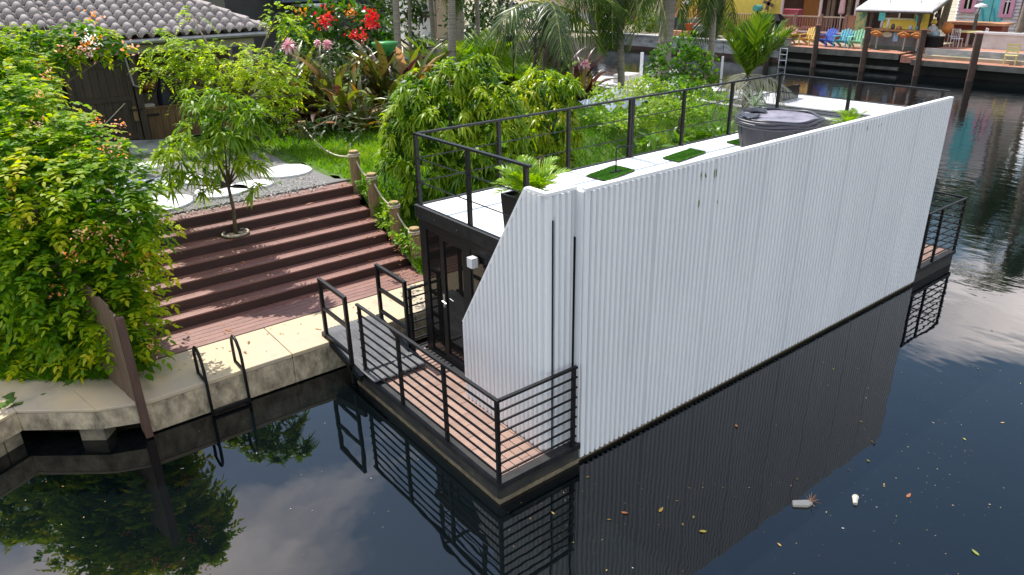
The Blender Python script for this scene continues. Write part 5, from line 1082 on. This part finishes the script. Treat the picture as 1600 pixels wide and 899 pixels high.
# clutter on the counter
for i, (px, h_, r_, col, lb_, nm) in enumerate([(1376,.45,.09,(.6,.5,.45),'white pitcher at the left end of the bar counter','pitcher'),(1386,.6,.07,(.75,.7,.65),'tall white bottle on the bar counter','bottle'),(1394,.3,.12,(.12,.09,.08),'dark bowl on the bar counter','bowl'),(1404,.2,.16,(.5,.2,.1),'reddish basket on the bar counter','basket'),(1422,.25,.1,(.45,.45,.5),'grey mug on the bar counter','mug'),(1432,.3,.1,(.1,.3,.3),'teal jar on the right half of the bar counter','jar')]):
    y = Yx(px, 48, XR+.3); tag(O(nm, MB().lathe((XR+.3,y,2.13), [(r_*.7,0),(r_,h_*.4),(r_*.8,h_*.75),(r_*.5,h_)], 10), plain(nm+'_glaze', col), smooth=True), lb_, nm)
# items hanging in the bar
for i, (px, py, col, s_, lb_) in enumerate([(1388,20,(.05,.04,.04),.3,'dark hat hanging under the bar roof, left'),(1437,20,(.03,.04,.06),.28,'dark lantern hanging at the right end of the bar roof'),(1464,24,(.08,.05,.05),.25,'dark pot hanging outside the right end of the bar'),(1460,34,(.62,.45,.06),.32,'yellow cushion-like float hanging by the right bar posts')]):
    c = PX(px, py, XR+1.0); tag(O('hanging_ornament', MB().lathe((c[0],c[1],c[2]-s_/2), [(s_*.2,0),(s_*.5,s_*.3),(s_*.45,s_*.6),(s_*.1,s_)], 9).tube([(c[0],c[1],c[2]+s_/2),(c[0],c[1],c[2]+s_/2+.5)], .015, 5), plain('ornament_'+str(i), col), smooth=False), lb_, 'ornament')
for i, (px, py, col, r_, lb_) in enumerate([(1457,48,(.6,.6,.6),.28,'round white float beside the right end of the bar'),(1462,54,(.45,.6,.62),.22,'pale blue float below the white one'),(1481,44,(.6,.2,.04),.3,'orange buoy between the bar posts and the shed')]):
    c = PX(px, py, XR+1.4); tag(O('float', MB().lathe((c[0],c[1],c[2]-r_), [(r_*.3,0),(r_*.85,r_*.4),(r_,r_),(r_*.85,r_*1.6),(r_*.3,2*r_)], 12), plain('float_paint_'+str(i), col), smooth=True), lb_, 'float')
dr_ = T('cooler_box', 'dark chest cooler at the right end of the bar', 'cooler', (XR+.9, Yx(1458,66,XR+.8), 1.05)); y = Yx(1458,66,XR+.8); O('body', MB().box(XR+.6,XR+1.3,y-.35,y+.35,1.05,1.75), m_black, dr_); O('lid', MB().box(XR+.58,XR+1.32,y-.37,y+.37,1.755,1.82), m_blackdull, dr_)

# white clapboard shed with turquoise doors
XS = 47.0
shd = T('clapboard_shed', 'white clapboard shed with turquoise double doors and pink-framed windows', 'shed', (XS, 10, 1))
ya, yb_ = Yx(1592,30,XS), Yx(1494,20,XS)
O('shed_block', MB().box(XS+.05, XS+4, ya, yb_, 1.0, 7), plain('lavender_white_core', (.6,.58,.62)), shd)
m_clap = plain('white_clapboard', (.80,.78,.82), .5); z = 1.3
dl, drr = Yx(1566,30,XS), Yx(1530,30,XS)
while z < 6.5:
    for (y0, y1) in ((ya, dl), (drr, yb_)):
        q = MB(); i = 0; q.v = [(XS-.13,y0,z),(XS-.13,y1,z),(XS+.0,y0,z+.185),(XS+.0,y1,z+.185),(XS+.05,y0,z),(XS+.05,y1,z)]; q.f = [(0,2,3,1),(0,1,5,4),(0,4,2),(1,3,5)]
        O('clapboard', q, m_clap, shd)
    z += .19
for k in range(2):
    y0 = dl+(drr-dl)*k/2; d_ = O('door', MB().box(XS-.15, XS+.04, y0+.02, y0+(drr-dl)/2-.02, 1.3, 6.5), plain('turquoise_door_paint', (.16,.62,.68)), shd); O('batten', MB().beam((XS-.17, y0+.1, 1.5+k*.0), (XS-.17, y0+(drr-dl)/2-.1, 3.0), .1, .03, up=(1,0,0)), plain('deep_turquoise_batten', (.07,.42,.5)), d_)
for (a_, b_) in ((1507,1519),(1570,1579)):
    y0, y1 = Yx(b_,10,XS-.1), Yx(a_,10,XS-.1); z0 = PX((a_+b_)/2, 14 if a_ < 1550 else 22, XS-.1)[2]; z1 = z0+1.5
    w_ = O('window_frame', MB().box(XS-.20,XS-.14,y0-.22,y1+.22,z0-.2,z0).box(XS-.20,XS-.14,y0-.22,y0,z0+.003,z1).box(XS-.20,XS-.14,y1,y1+.22,z0+.003,z1), plain('pink_window_trim', (.75,.36,.55)), shd)
    O('pane', MB().box(XS-.16,XS-.135,y0,y1,z0,z1), m_glass, w_); O('glazing_bar', MB().box(XS-.195,XS-.175,y0,y1,z0+.65,z0+.72), m_white2, w_); O('glazing_bar', MB().box(XS-.198,XS-.176,(y0+y1)/2-.04,(y0+y1)/2+.04,z0,z1), m_white2, w_)
O('corner_post', MB().box(XS-.14,XS+.1,ya-.25,ya-.0,1.0,7), plain('dusky_purple_post', (.16,.1,.14)), shd)
# bench counter, table, chairs, low wall
oc = T('orange_counter', 'long salmon-orange counter in front of the white shed', 'counter', (44.5, 12, 1.26)); ya, yb_ = Yx(1572,50,44), Yx(1478,44,44); O('top', MB().box(43.6,44.9,ya,yb_,2.25,2.38), plain('salmon_counter', (.62,.30,.16)), oc); O('base', MB().box(43.9,44.8,ya+.2,yb_-.1,1.26,2.25), plain('brick_red_base', (.28,.06,.035)), oc)
wl = T('white_block_wall', 'low white masonry wall at right behind the pale yellow chair', 'wall', (41, 7, 1.26))
yb_ = Yx(1520,66,41.2); yy = yb_
for k in range(9): O('wall_block', MB().box(41.2,41.6,yy-3.1,yy-.05,1.26,2.0), mat('white_render', (.62,.60,.58), (.5,.48,.45), 2, .8), wl); O('coping', MB().box(41.1,41.7,yy-3.13,yy-.02,2.0,2.1), m_white2, wl); yy -= 3.2
gtb = T('patio_table', 'round yellow-topped patio table on the terrace', 'table', (42.0, Yx(1512,60,42), 1.26)); y = Yx(1512,60,42); O('top', MB().lathe((42.0,y,2.0), [(.65,0),(.68,.03),(.65,.06)], 16), plain('yellow_table_top', (.7,.55,.22)), gtb); O('pedestal', MB().tube([(42,y,1.26),(42,y,2.0)], .07, 8), m_white2, gtb)
for i, (px, dx, lb_, rz) in enumerate([(1494, -.9, 'white wire patio chair in front of the yellow table', 0), (1530, .2, 'white wire patio chair right of the yellow table', 2.2), (1487, .5, 'white wire patio chair left behind the yellow table', -1.2)]):
    c = (42.0+dx*.9, Yx(px, 66, 42.0+dx*.9), 1.26); t_ = T('patio_chair', lb_, 'chair', c, 'white patio chairs', local=True); t_.rotation_euler = (0,0,rz)
    O('seat', MB().box(-.24,.24,-.24,.24,.43,.46), m_white2, t_)
    for sx_ in (-.22,.22):
        for sy in (-.22,.22): O('leg', MB().tube([(sx_,sy,0),(sx_*.95,sy*.95,.43)], .022, 5), m_white2, t_)
    O('backrest', MB().tube([(-.22,-.22,.45),(-.26,-.2,.95),(-.26,.2,.95),(-.22,.22,.45)], .025, 5), m_white2, t_)
    for k in range(4): O('back_bar', MB().tube([(-.23,-.14+k*.09,.46),(-.26,-.14+k*.09,.94)], .012, 5), m_white2, t_)
lpst = T('street_lamp', 'slim dark pole with a white cobra lamp head before the turquoise doors', 'lamp', (43, Yx(1520,60,43), 1.26)); ya, yb_ = Yx(1517,68,43), Yx(1529,22,43); z = PX(1529,22,43)[2]; O('pole', MB().beam((43,ya,1.26),(43,ya-.0,z), .14, .14), m_farbeam, lpst)
c = PX(1533, 10, 43); O('lamp_head', MB().lathe((43,c[1],c[2]-.05), [(.05,0),(.34,.02),(.3,.12),(.05,.2)], 12), m_white2, lpst); O('lamp_arm', MB().tube([(43,ya,z),(43,c[1],c[2])], .03, 6), m_farbeam, lpst)
cov = T('covered_boat', 'dark covered boat on the terrace at the far right edge', 'boat', (43.5, Yx(1597,54,43.5), 1.3)); y = Yx(1602,54,43.5)-.9; O('cover', loft([([(42.6,y-1.6),(44.4,y-1.6),(44.4,y+.6),(42.6,y+.6)], 1.7),([(42.4,y-1.8),(44.6,y-1.8),(44.6,y+.7),(42.4,y+.7)], 2.0),([(43.2,y-1.2),(43.8,y-1.2),(43.8,y+.4),(43.2,y+.4)], 2.35)]), m_black, cov); O('stripe', MB().box(42.36,42.39,y-1.7,y+.7,2.0,2.08), m_white2, cov)
# left part of the far bank: picket fence, jet ski, wheelbarrow, cart, planters, orange house
pk_ = T('picket_fence', 'white picket fence between the palm trunk and the lamp post on the far bank', 'fence', (42.5, 26, 1)); ya, yb_ = Yx(1098,14,42.5), Yx(1000,10,42.5); n_ = 46
for k in range(n_): y = ya+(yb_-ya)*(k+.5)/n_; O('picket', MB().prism([(42.5,y-.06,.96),(42.54,y-.06,.96),(42.54,y+.06,.96),(42.5,y+.06,.96)], 0, 1.15), m_white2, pk_)
for z in (1.25, 1.8): O('rail', MB().box(42.545,42.6,ya,yb_,z,z+.08), m_white2, pk_)
oh = T('orange_house', 'salmon-orange house beyond the white picket fence', 'house', (50, 30, 1)); ya, yb_ = Yx(1082,5,50), Yx(975,0,50); O('wall', MB().box(50,56,ya,yb_,1,7), mat('salmon_stucco', (.62,.27,.13), (.55,.23,.11), 2, .8), oh); O('garage_door', MB().box(49.93,49.99,ya+3,ya+6,1,3.4), plain('cream_garage', (.6,.5,.42)), oh)
ph2 = T('beige_house', 'beige house with a grey base left of the picket fence', 'house', (48, 38, 1)); ya, yb_ = Yx(968,5,48), Yx(905,0,48); O('wall', MB().box(48,54,ya,yb_+6,1,6), mat('dusty_beige_stucco', (.42,.32,.26), (.36,.27,.22), 2, .8), ph2); O('base_course', MB().box(47.93,47.99,ya,yb_+6,1,1.7), m_farconc, ph2)
js = T('jet_ski', 'black and white jet ski parked on the far bank behind the canal wall', 'jet ski', (40.2, Yx(951,38,40.2), 1)); y = Yx(951,42,40.2)
O('hull', loft([([(39.8,y-1.2),(40.5,y-1.2),(40.4,y+1.5),(39.9,y+1.5)], 1.1),([(39.7,y-1.4),(40.6,y-1.4),(40.3,y+1.8),(40.0,y+1.8)], 1.6),([(39.9,y-.8),(40.4,y-.8),(40.3,y+.9),(40.0,y+.9)], 2.0)]), m_black, js); O('cowl', loft([([(39.85,y-.1),(40.45,y-.1),(40.3,y+1.2),(40.0,y+1.2)], 1.75),([(39.95,y+.1),(40.35,y+.1),(40.25,y+.5),(40.05,y+.5)], 2.25)]), m_white2, js)
y = Yx(930,36,40.5); bn = T('wheelie_bin', 'dark blue bin on the far bank left of the jet ski', 'bin', (40.5, y, 1)); O('body', loft([([(40.2,y-.35),(40.8,y-.35),(40.8,y+.35),(40.2,y+.35)], .97),([(40.1,y-.42),(40.9,y-.42),(40.9,y+.42),(40.1,y+.42)], 2.4)]), plain('dark_blue_plastic', (.03,.035,.07)), bn); O('lid', MB().box(40.05,40.95,y-.46,y+.46,2.41,2.5), m_black, bn)
y = Yx(1058,36,41); ms = T('motor_scooter', 'dark scooter parked under the picket fence beside the brown planks', 'scooter', (41, y, 1)); O('body', loft([([(40.8,y-1.2),(41.2,y-1.2),(41.2,y+1.1),(40.8,y+1.1)], 1.3),([(40.75,y-1.0),(41.25,y-1.0),(41.25,y+.8),(40.75,y+.8)], 1.8),([(40.9,y-.5),(41.1,y-.5),(41.1,y+.2),(40.9,y+.2)], 2.2)]), plain('navy_scooter_paint', (.02,.025,.06), .3), ms); [O('wheel', MB().tube([(40.92,y+d_,1.28),(41.08,y+d_,1.28)], .3, 14), m_black, ms) for d_ in (-1.0,.95)]
y = Yx(1082,44,40.4); wb_ = T('wheelbarrow', 'red wheelbarrow on the far bank beside the wooden post', 'wheelbarrow', (40.4, y, 1)); O('tray', loft([([(40.2,y-.35),(40.6,y-.35),(40.6,y+.3),(40.2,y+.3)], 1.35),([(40.05,y-.6),(40.75,y-.6),(40.75,y+.5),(40.05,y+.5)], 1.85)]), plain('bright_red_paint', (.6,.02,.02)), wb_); O('wheel', MB().tube([(40.35,y+.7,1.2),(40.45,y+.7,1.2)], .22, 12), m_black, wb_); O('handle', MB().beam((40.2,y-.4,1.5),(40.2,y-1.1,1.6), .04), m_darkwood, wb_); O('handle', MB().beam((40.6,y-.4,1.5),(40.6,y-1.1,1.6), .04), m_darkwood, wb_)
y = Yx(1097,56,39.6); ct_ = T('garden_cart', 'grey wire garden cart with four fat black wheels near the canal wall', 'cart', (39.6, y, 1)); O('basket', loft([([(39.3,y-.5),(39.9,y-.5),(39.9,y+.5),(39.3,y+.5)], 1.35),([(39.2,y-.62),(40.0,y-.62),(40.0,y+.62),(39.2,y+.62)], 1.85)]), mat('grey_wire', (.3,.3,.3), (.45,.45,.44), 20, .5), ct_)
for dx in (-.35,.35):
    for dy in (-.45,.45): O('wheel', MB().tube([(39.6+dx-.07,y+dy,1.27),(39.6+dx+.07,y+dy,1.27)], .25, 14), m_black, ct_)
bx = T('storage_bench', 'pale grey storage bench above the garden cart', 'bench', (41.5, Yx(1100,36,41.5), 1)); y = Yx(1100,36,41.5); O('box', MB().box(41.2,41.9,y-.8,y+.8,1,2.1), plain('pale_grey_resin', (.6,.58,.55)), bx); O('lid', MB().box(41.15,41.95,y-.85,y+.85,2.11,2.2), m_white2, bx)
wpt = T('wooden_lamp_post', 'pale wooden post with a round lamp on the far bank', 'lamp', (41, Yx(1070,40,41), 1)); y = Yx(1070,40,41); O('post', MB().box(40.9,41.1,y-.1,y+.1,1,PX(1072,10,41)[2]), plain('pale_timber', (.6,.48,.3)), wpt); O('lamp_cap', MB().lathe((41,y,PX(1072,8,41)[2]), [(.12,0),(.35,.1),(.3,.2),(.05,.3)], 10), m_white2, wpt)
tag(O('post', MB().box(41.3,41.5,Yx(1091,30,41.4)-.1,Yx(1091,30,41.4)+.1,1,PX(1091,8,41.4)[2]), plain('rust_red_post', (.3,.12,.08))), 'rust-coloured post beside the red wheelbarrow', 'post')
for i, (px, lb_) in enumerate([(1038,'dark green boxy planter left of the thick palm trunk'),(1066,'dark green planter behind the wooden lamp post')]):
    y = Yx(px, 25, 41.8); tag(O('green_barrel', MB().lathe((41.8,y,1), [(.3,0),(.36,.5),(.36,1.3),(.3,1.7)], 12), plain('dark_green_plastic', (.03,.07,.03))), lb_, 'barrel')
tag(O('timber_stack', MB().box(39.9,40.6,Yx(1085,44,40.2),Yx(1050,46,40.2),1.0,1.35), plain('salmon_timber', (.5,.25,.14))), 'salmon-brown plank platform on the far bank behind the wall', 'platform')
mb_ = T('mailbox', 'green-topped mailbox on a post before the yellow wall', 'mailbox', (42, Yx(1183,24,42), 1)); y = Yx(1183,24,42); z = PX(1183,18,42)[2]; O('post', MB().beam((42,y,1),(42,y,z), .12), m_darkwood, mb_); O('box', MB().tube([(41.7,y,z+.2),(42.3,y,z+.2)], .22, 10), plain('teal_tin', (.1,.35,.3)), mb_)
m_fh = leafmat('far_hedge_leaf', [(.05,.10,.012),(.12,.20,.015),(.24,.28,.02)], .35)
def fhedge(name, lb_, blobs, x, m=None, L=.3, dens=6, cat='bush'):
    bl = []
    for (px, py, r) in blobs: c = PX(px, py, x); bl.append((c[0], c[1], c[2], r))
    c = bl[0]; t_ = T(name, lb_, cat, (c[0], c[1], 1.0)); P_, N_ = shell(bl, dens, .2, .2, -.8); O('crown', leaf_mesh('crown', scatter(P_, N_, 7, L, L*.45, .3), m or m_fh), None, t_)
    O('stems', MB().tube([(c[0], c[1], .9), (c[0], c[1], c[2])], .08, 6), m_trunk, t_); return t_
fhedge('hedge', 'yellow-green shrubs at the foot of the porch', [(1160,52,.55),(1172,56,.6),(1185,58,.6),(1198,58,.5)], 40.3)
fhedge('hedge', 'small hedge of yellow-green shrubs left of the picket fence', [(1000,30,.9),(1008,36,.7),(1015,32,.6)], 41.5)
fhedge('flower_shrub', 'yellow flowering shrub behind the rust-coloured post', [(1097,20,.8),(1101,26,.6)], 43, leafmat('yellow_bloom', [(.2,.25,.02),(.6,.42,.03),(.7,.5,.05)], .3), .25)
fhedge('low_hedge', 'strip of green plants right of the garden cart', [(1122,42,.5),(1130,43,.5),(1115,42,.4)], 41)
# white and cream houses far left behind the palms
XH = 47
wh = T('white_house', 'white house with a small dark window behind the thin palms', 'house', (24, 44, 1)); a0, a1 = PY(657,30,44), PY(676,30,44)
O('wall', MB().box(a0[0], a1[0]+.2, 44, 50, .9, 8), plain('white_stucco', (.75,.75,.78)), wh); c = PY(666,23,43.9); O('window', MB().box(c[0]-.35,c[0]+.35,43.92,43.99,c[2]-.22,c[2]+.22), m_dk, wh)
ch = T('cream_house', 'cream house wall beside the white one, behind hanging fronds', 'house', (27, 45, 1)); a0, a1 = PY(677,30,44.5), PY(705,30,44.5); O('wall', MB().box(a0[0]+.3, a1[0], 44.5, 50, .9, 8), plain('cream_stucco', (.62,.50,.36)), ch); O('window', MB().box(a0[0]+1.2,a0[0]+2.0,44.42,44.49,3.4,4.2), plain('amber_blind', (.6,.4,.08)), ch)
wbx = T('white_shed', 'small white box-like shed left of the white house', 'shed', (22, 42, 1)); a0, a1 = PY(641,38,42), PY(657,38,42); O('body', MB().box(a0[0],a1[0],42,43,.9,PY(650,31,42)[2]), m_white2, wbx); O('roof', MB().box(a0[0]-.1,a1[0]+.1,41.9,43.1,PY(650,31,42)[2]+.003,PY(650,31,42)[2]+.1), m_gutter, wbx)
struct('driveway', MB().quad(*[tuple(PZ(x, y, .97)) for x, y in ((805,19),(850,17),(850,8),(805,8))]), plain('white_driveway', (.62,.6,.58)))
struct('roadside_lawn', MB().quad(*[tuple(PZ(x, y, .965)) for x, y in ((800,30),(850,28),(850,20),(800,21))]), plain('bright_lawn', (.2,.34,.03)))
# dark house behind the tiled roof: fence posts and a dark pickup roof line
nb = T('neighbour_house', 'dark neighbouring house behind the tiled roof, in shade', 'house', (6, 30, GZ)); a0, a1 = PY(350,0,29), PY(600,0,29); O('wall', MB().box(a0[0], a1[0], 29, 34, GZ, 9), plain('dark_stained_wall', (.05,.045,.045)), nb); O('white_gutter', MB().box(PY(468,10,28)[0], PY(512,8,28)[0], 27.8, 28.9, PY(490,10,28)[2], PY(490,10,28)[2]+.12), m_white2, nb); O('deck_roof', MB().box(PY(440,5,28)[0], PY(560,5,28)[0], 27.9, 28.95, PY(490,6,28)[2]+.1, PY(490,0,28)[2]+1.2), plain('slate_blue_roof', (.10,.13,.17)), nb)
for i, px in enumerate((513, 561)): c = PY(px, 12, 27); tag(O('fence_post', MB().box(c[0]-.1,c[0]+.1,26.9,27.1,GZ,c[2]+.15), plain('tan_post', (.4,.3,.22))), ['tan post left behind the red-flowered bush','tan post right behind the red-flowered bush'][i], 'post')

# trees
m_ft = leafmat('dark_tree_leaf', [(.014,.030,.010),(.03,.06,.012),(.05,.09,.014),(.09,.13,.02)], .3, .5)
def bigtree(lb_, base, H, r, seed, L=.38, n=9, dens=3.2, m=None, tr=.25):
    rg = np.random.default_rng(seed); bl = []
    for k in range(n): a_ = 2.4*k; rr = r*math.sqrt((k+.3)/n)*.85; bl.append((base[0]+rr*math.cos(a_), base[1]+rr*math.sin(a_), base[2]+H*(.62+.28*rg.random()-.12*rr/r), r*rg.uniform(.34,.5)))
    return plant('tree', lb_, 'tree', base, bl, lambda b: (lambda PN: scatter(PN[0], PN[1], 9, L, L*.42, .3))(shell(b, dens, .25, .2, -.8)), m or m_ft, tr, (base[0]+.2, base[1], base[2]+H*.42), tips=bl)
bigtree('broad dark tree on the far bank behind the white shed', (52, 7.0, 1), 12, 5, 1)
bigtree('tall dark tree at the far right beyond the terrace', (46, -1, 1), 11, 5, 2)
bigtree('dark tree further right on the far bank, mirrored in the canal', (43.5, -8, 1), 12.5, 5.5, 3)
bigtree('large dark tree behind the porch house', (56, 20, 1), 12, 5, 4)
bigtree('dense dark tree behind the thin palm trunks, left', (15, 36, 1), 12, 5.5, 5)
bigtree('dense dark tree behind the thin palm trunks, centre', (21.5, 40, 1), 9, 3.6, 6)
bigtree('dark tree between the cream house and the coconut palm', (31, 41, 1), 9, 4, 7)
bigtree('broad dark tree behind the neighbour house', (7, 38, 1.6), 13, 6, 8)
bigtree('dark tree behind the beige house', (58, 48, 1), 12, 6, 9)
m_low = m_ft
fhedge('dark_hedge', 'dark hedge filling the gap behind the thin palm trunks', [], XB, None) if False else None
bh = Bl([(590,20,24,30),(630,10,26,31),(655,5,14,31),(560,0,30,30),(610,50,14,27),(650,60,16,26),(735,15,30,31),(765,25,26,30),(790,0,22,32),(720,40,18,28)], 30)
plant('understory_bush', 'dark mixed bushes behind the thin palm trunks', 'bush', (15, 26, 1.5), bh, lambda b: (lambda PN: scatter(PN[0], PN[1], 8, .3, .12, .3))(shell(b, 7, .25, .2, -.8)), m_ft, .08)
tprl = [(1588, 62, 44.0, 9.0, 'tall palm at the right edge before the terrace, dark purple-brown trunk'), (1622, 66, 46.0, 8.0, 'palm just outside the right side of the terrace'), (1650, 70, 41.5, 10.5, 'tall coconut palm on the far bank to the right, mirrored in the canal')]
for px, py, x, H, lb_ in tprl:
    y = Yx(px, py, x); palm('coconut_palm', lb_, (x, y, 1), (x+.2, y-.4, 1+H), .2, around(15, -45, 45, px), F_coco, 3.0)
for i, (x, y, H) in enumerate([(45,2,11),(47,-5,13)]): palm('coconut_palm', ['slender palm right of the white shed','second slender palm far right of the shed'][i], (x, y, 1), (x-.5, y+.5, H), .18, around(15, -45, 45, i), F_coco, 3.0)

# ================================================================== FLOATING DEBRIS
m_float = leafmat('floating_scrap', [(.40,.36,.28),(.4,.22,.06),(.33,.3,.06),(.25,.10,.05),(.45,.45,.42)], 0, .6)
pts = []
def addp(n, cx, cy, sx_, sy):
    for _ in range(n):
        for _ in range(20):
            px, py = RNG.normal(cx, sx_), RNG.normal(cy, sy); p = PZ(px, py, .004)
            if p[1] < -.15 or p[0] > 11.6 or p[0] < -.2: 
                if p[1] < 3.9: pts.append((p[0], p[1])); break
addp(220, 1430, 690, 105, 105); addp(60, 1200, 760, 90, 60); addp(50, 1000, 780, 80, 60); addp(40, 860, 790, 50, 30); addp(30, 400, 740, 180, 80); addp(20, 60, 780, 60, 50); addp(60, 1500, 560, 70, 70)
pts = np.array(pts); n = len(pts); P_ = np.concatenate([pts, np.full((n,1), .006)], 1); an = RNG.uniform(0, 6.28, n); L_ = .011*np.exp(RNG.normal(0,.45,n)); v = RNG.uniform(0,1,n); lf_ = RNG.random(n) < .07; L_ = np.where(lf_, .045*RNG.uniform(.6,1.3,n), L_)
A = leaf_arr(P_, np.stack([np.cos(an), np.sin(an), .03+0*an], -1), L_, L_*np.where(lf_, .38, RNG.uniform(.15,.7,n)), -.05, 'ovate', N=np.tile([0.,0,1],(n,1))); A[:,:,2] = np.maximum(A[:,:,2], .004)
tag(O('floating_debris', leaf_mesh('floating_debris', [(A, v)], m_float)), 'tiny leaves and specks floating on the dark canal', 'debris', kind='stuff')
c = PZ(1253, 790, .0); fo = T('foam_scrap', 'broken piece of white foam with dry twigs floating near the wall reflection', 'litter', c); m_fo = plain('dirty_white_foam', (.50,.45,.38))
O('foam', MB().prism([(c[0]-.10,c[1]+.05,0),(c[0]+.02,c[1]-.06,0),(c[0]+.10,c[1]-.07,0),(c[0]+.11,c[1]-.01,0),(c[0]-.04,c[1]+.10,0)], -.02, .035), m_fo, fo, bevel=.01)
n = 16; O('twigs', leaf_mesh('twigs', [(leaf_arr(np.tile([c[0]+.1,c[1]-.04,.03],(n,1)), RNG.normal(0,.6,(n,3))+[.5,-.3,.3], .12, .008, .1, 'blade'), RNG.uniform(0,1,n))], m_dead), None, fo)
c = PZ(1337, 785, 0); fo = T('plastic_cup', 'crumpled translucent white cup floating right of the foam scrap', 'litter', c); O('cup', MB().tube([(c[0]-.05,c[1]-.02,.015),(c[0]+.04,c[1]+.03,.02)], [.022,.032], 10), m_fo, fo); O('lid', MB().tube([(c[0]+.041,c[1]+.03,.03),(c[0]+.046,c[1]+.033,.02)], .036, 10), m_fo, fo)
for i, (px, py, col, lb_) in enumerate([(1417,777,(.3,.11,.05),'rust-red leaf floating right of the crumpled cup'),(1530,868,(.22,.25,.05),'yellow-green leaf floating at the lower right edge'),(1104,830,(.65,.45,.06),'yellow leaf floating inside the wall reflection, lower middle'),(1150,663,(.55,.22,.06),'orange-brown leaf floating in the wall reflection'),(970,800,(.55,.2,.07),'orange leaf floating below the near deck corner'),(1030,800,(.55,.33,.06),'amber leaf right of the orange one below the deck corner')]):
    c = PZ(px, py, .006); A = leaf_arr(np.array([c]), np.array([[math.cos(i*1.3), math.sin(i*1.3), .05]]), .085, .036, -.1, 'ovate', N=np.array([[0.,0,1]])); A[:,:,2] = np.maximum(A[:,:,2], .005)
    tag(O('floating_leaf', leaf_mesh('floating_leaf', [(A, np.array([.5]))], leafmat('leaf_tint_'+str(i), [col, tuple(x*1.1 for x in col)], .1))), lb_, 'leaf', 'larger leaves floating on the canal')

for o in bpy.data.objects:
    if 'local' in o: del o['local']
    if o.name.split('.')[0] in ('flower_cluster','white_blossom','red_flower','orange_flower','twigs'): o['kind'] = 'stuff'
bpy.context.view_layer.update()
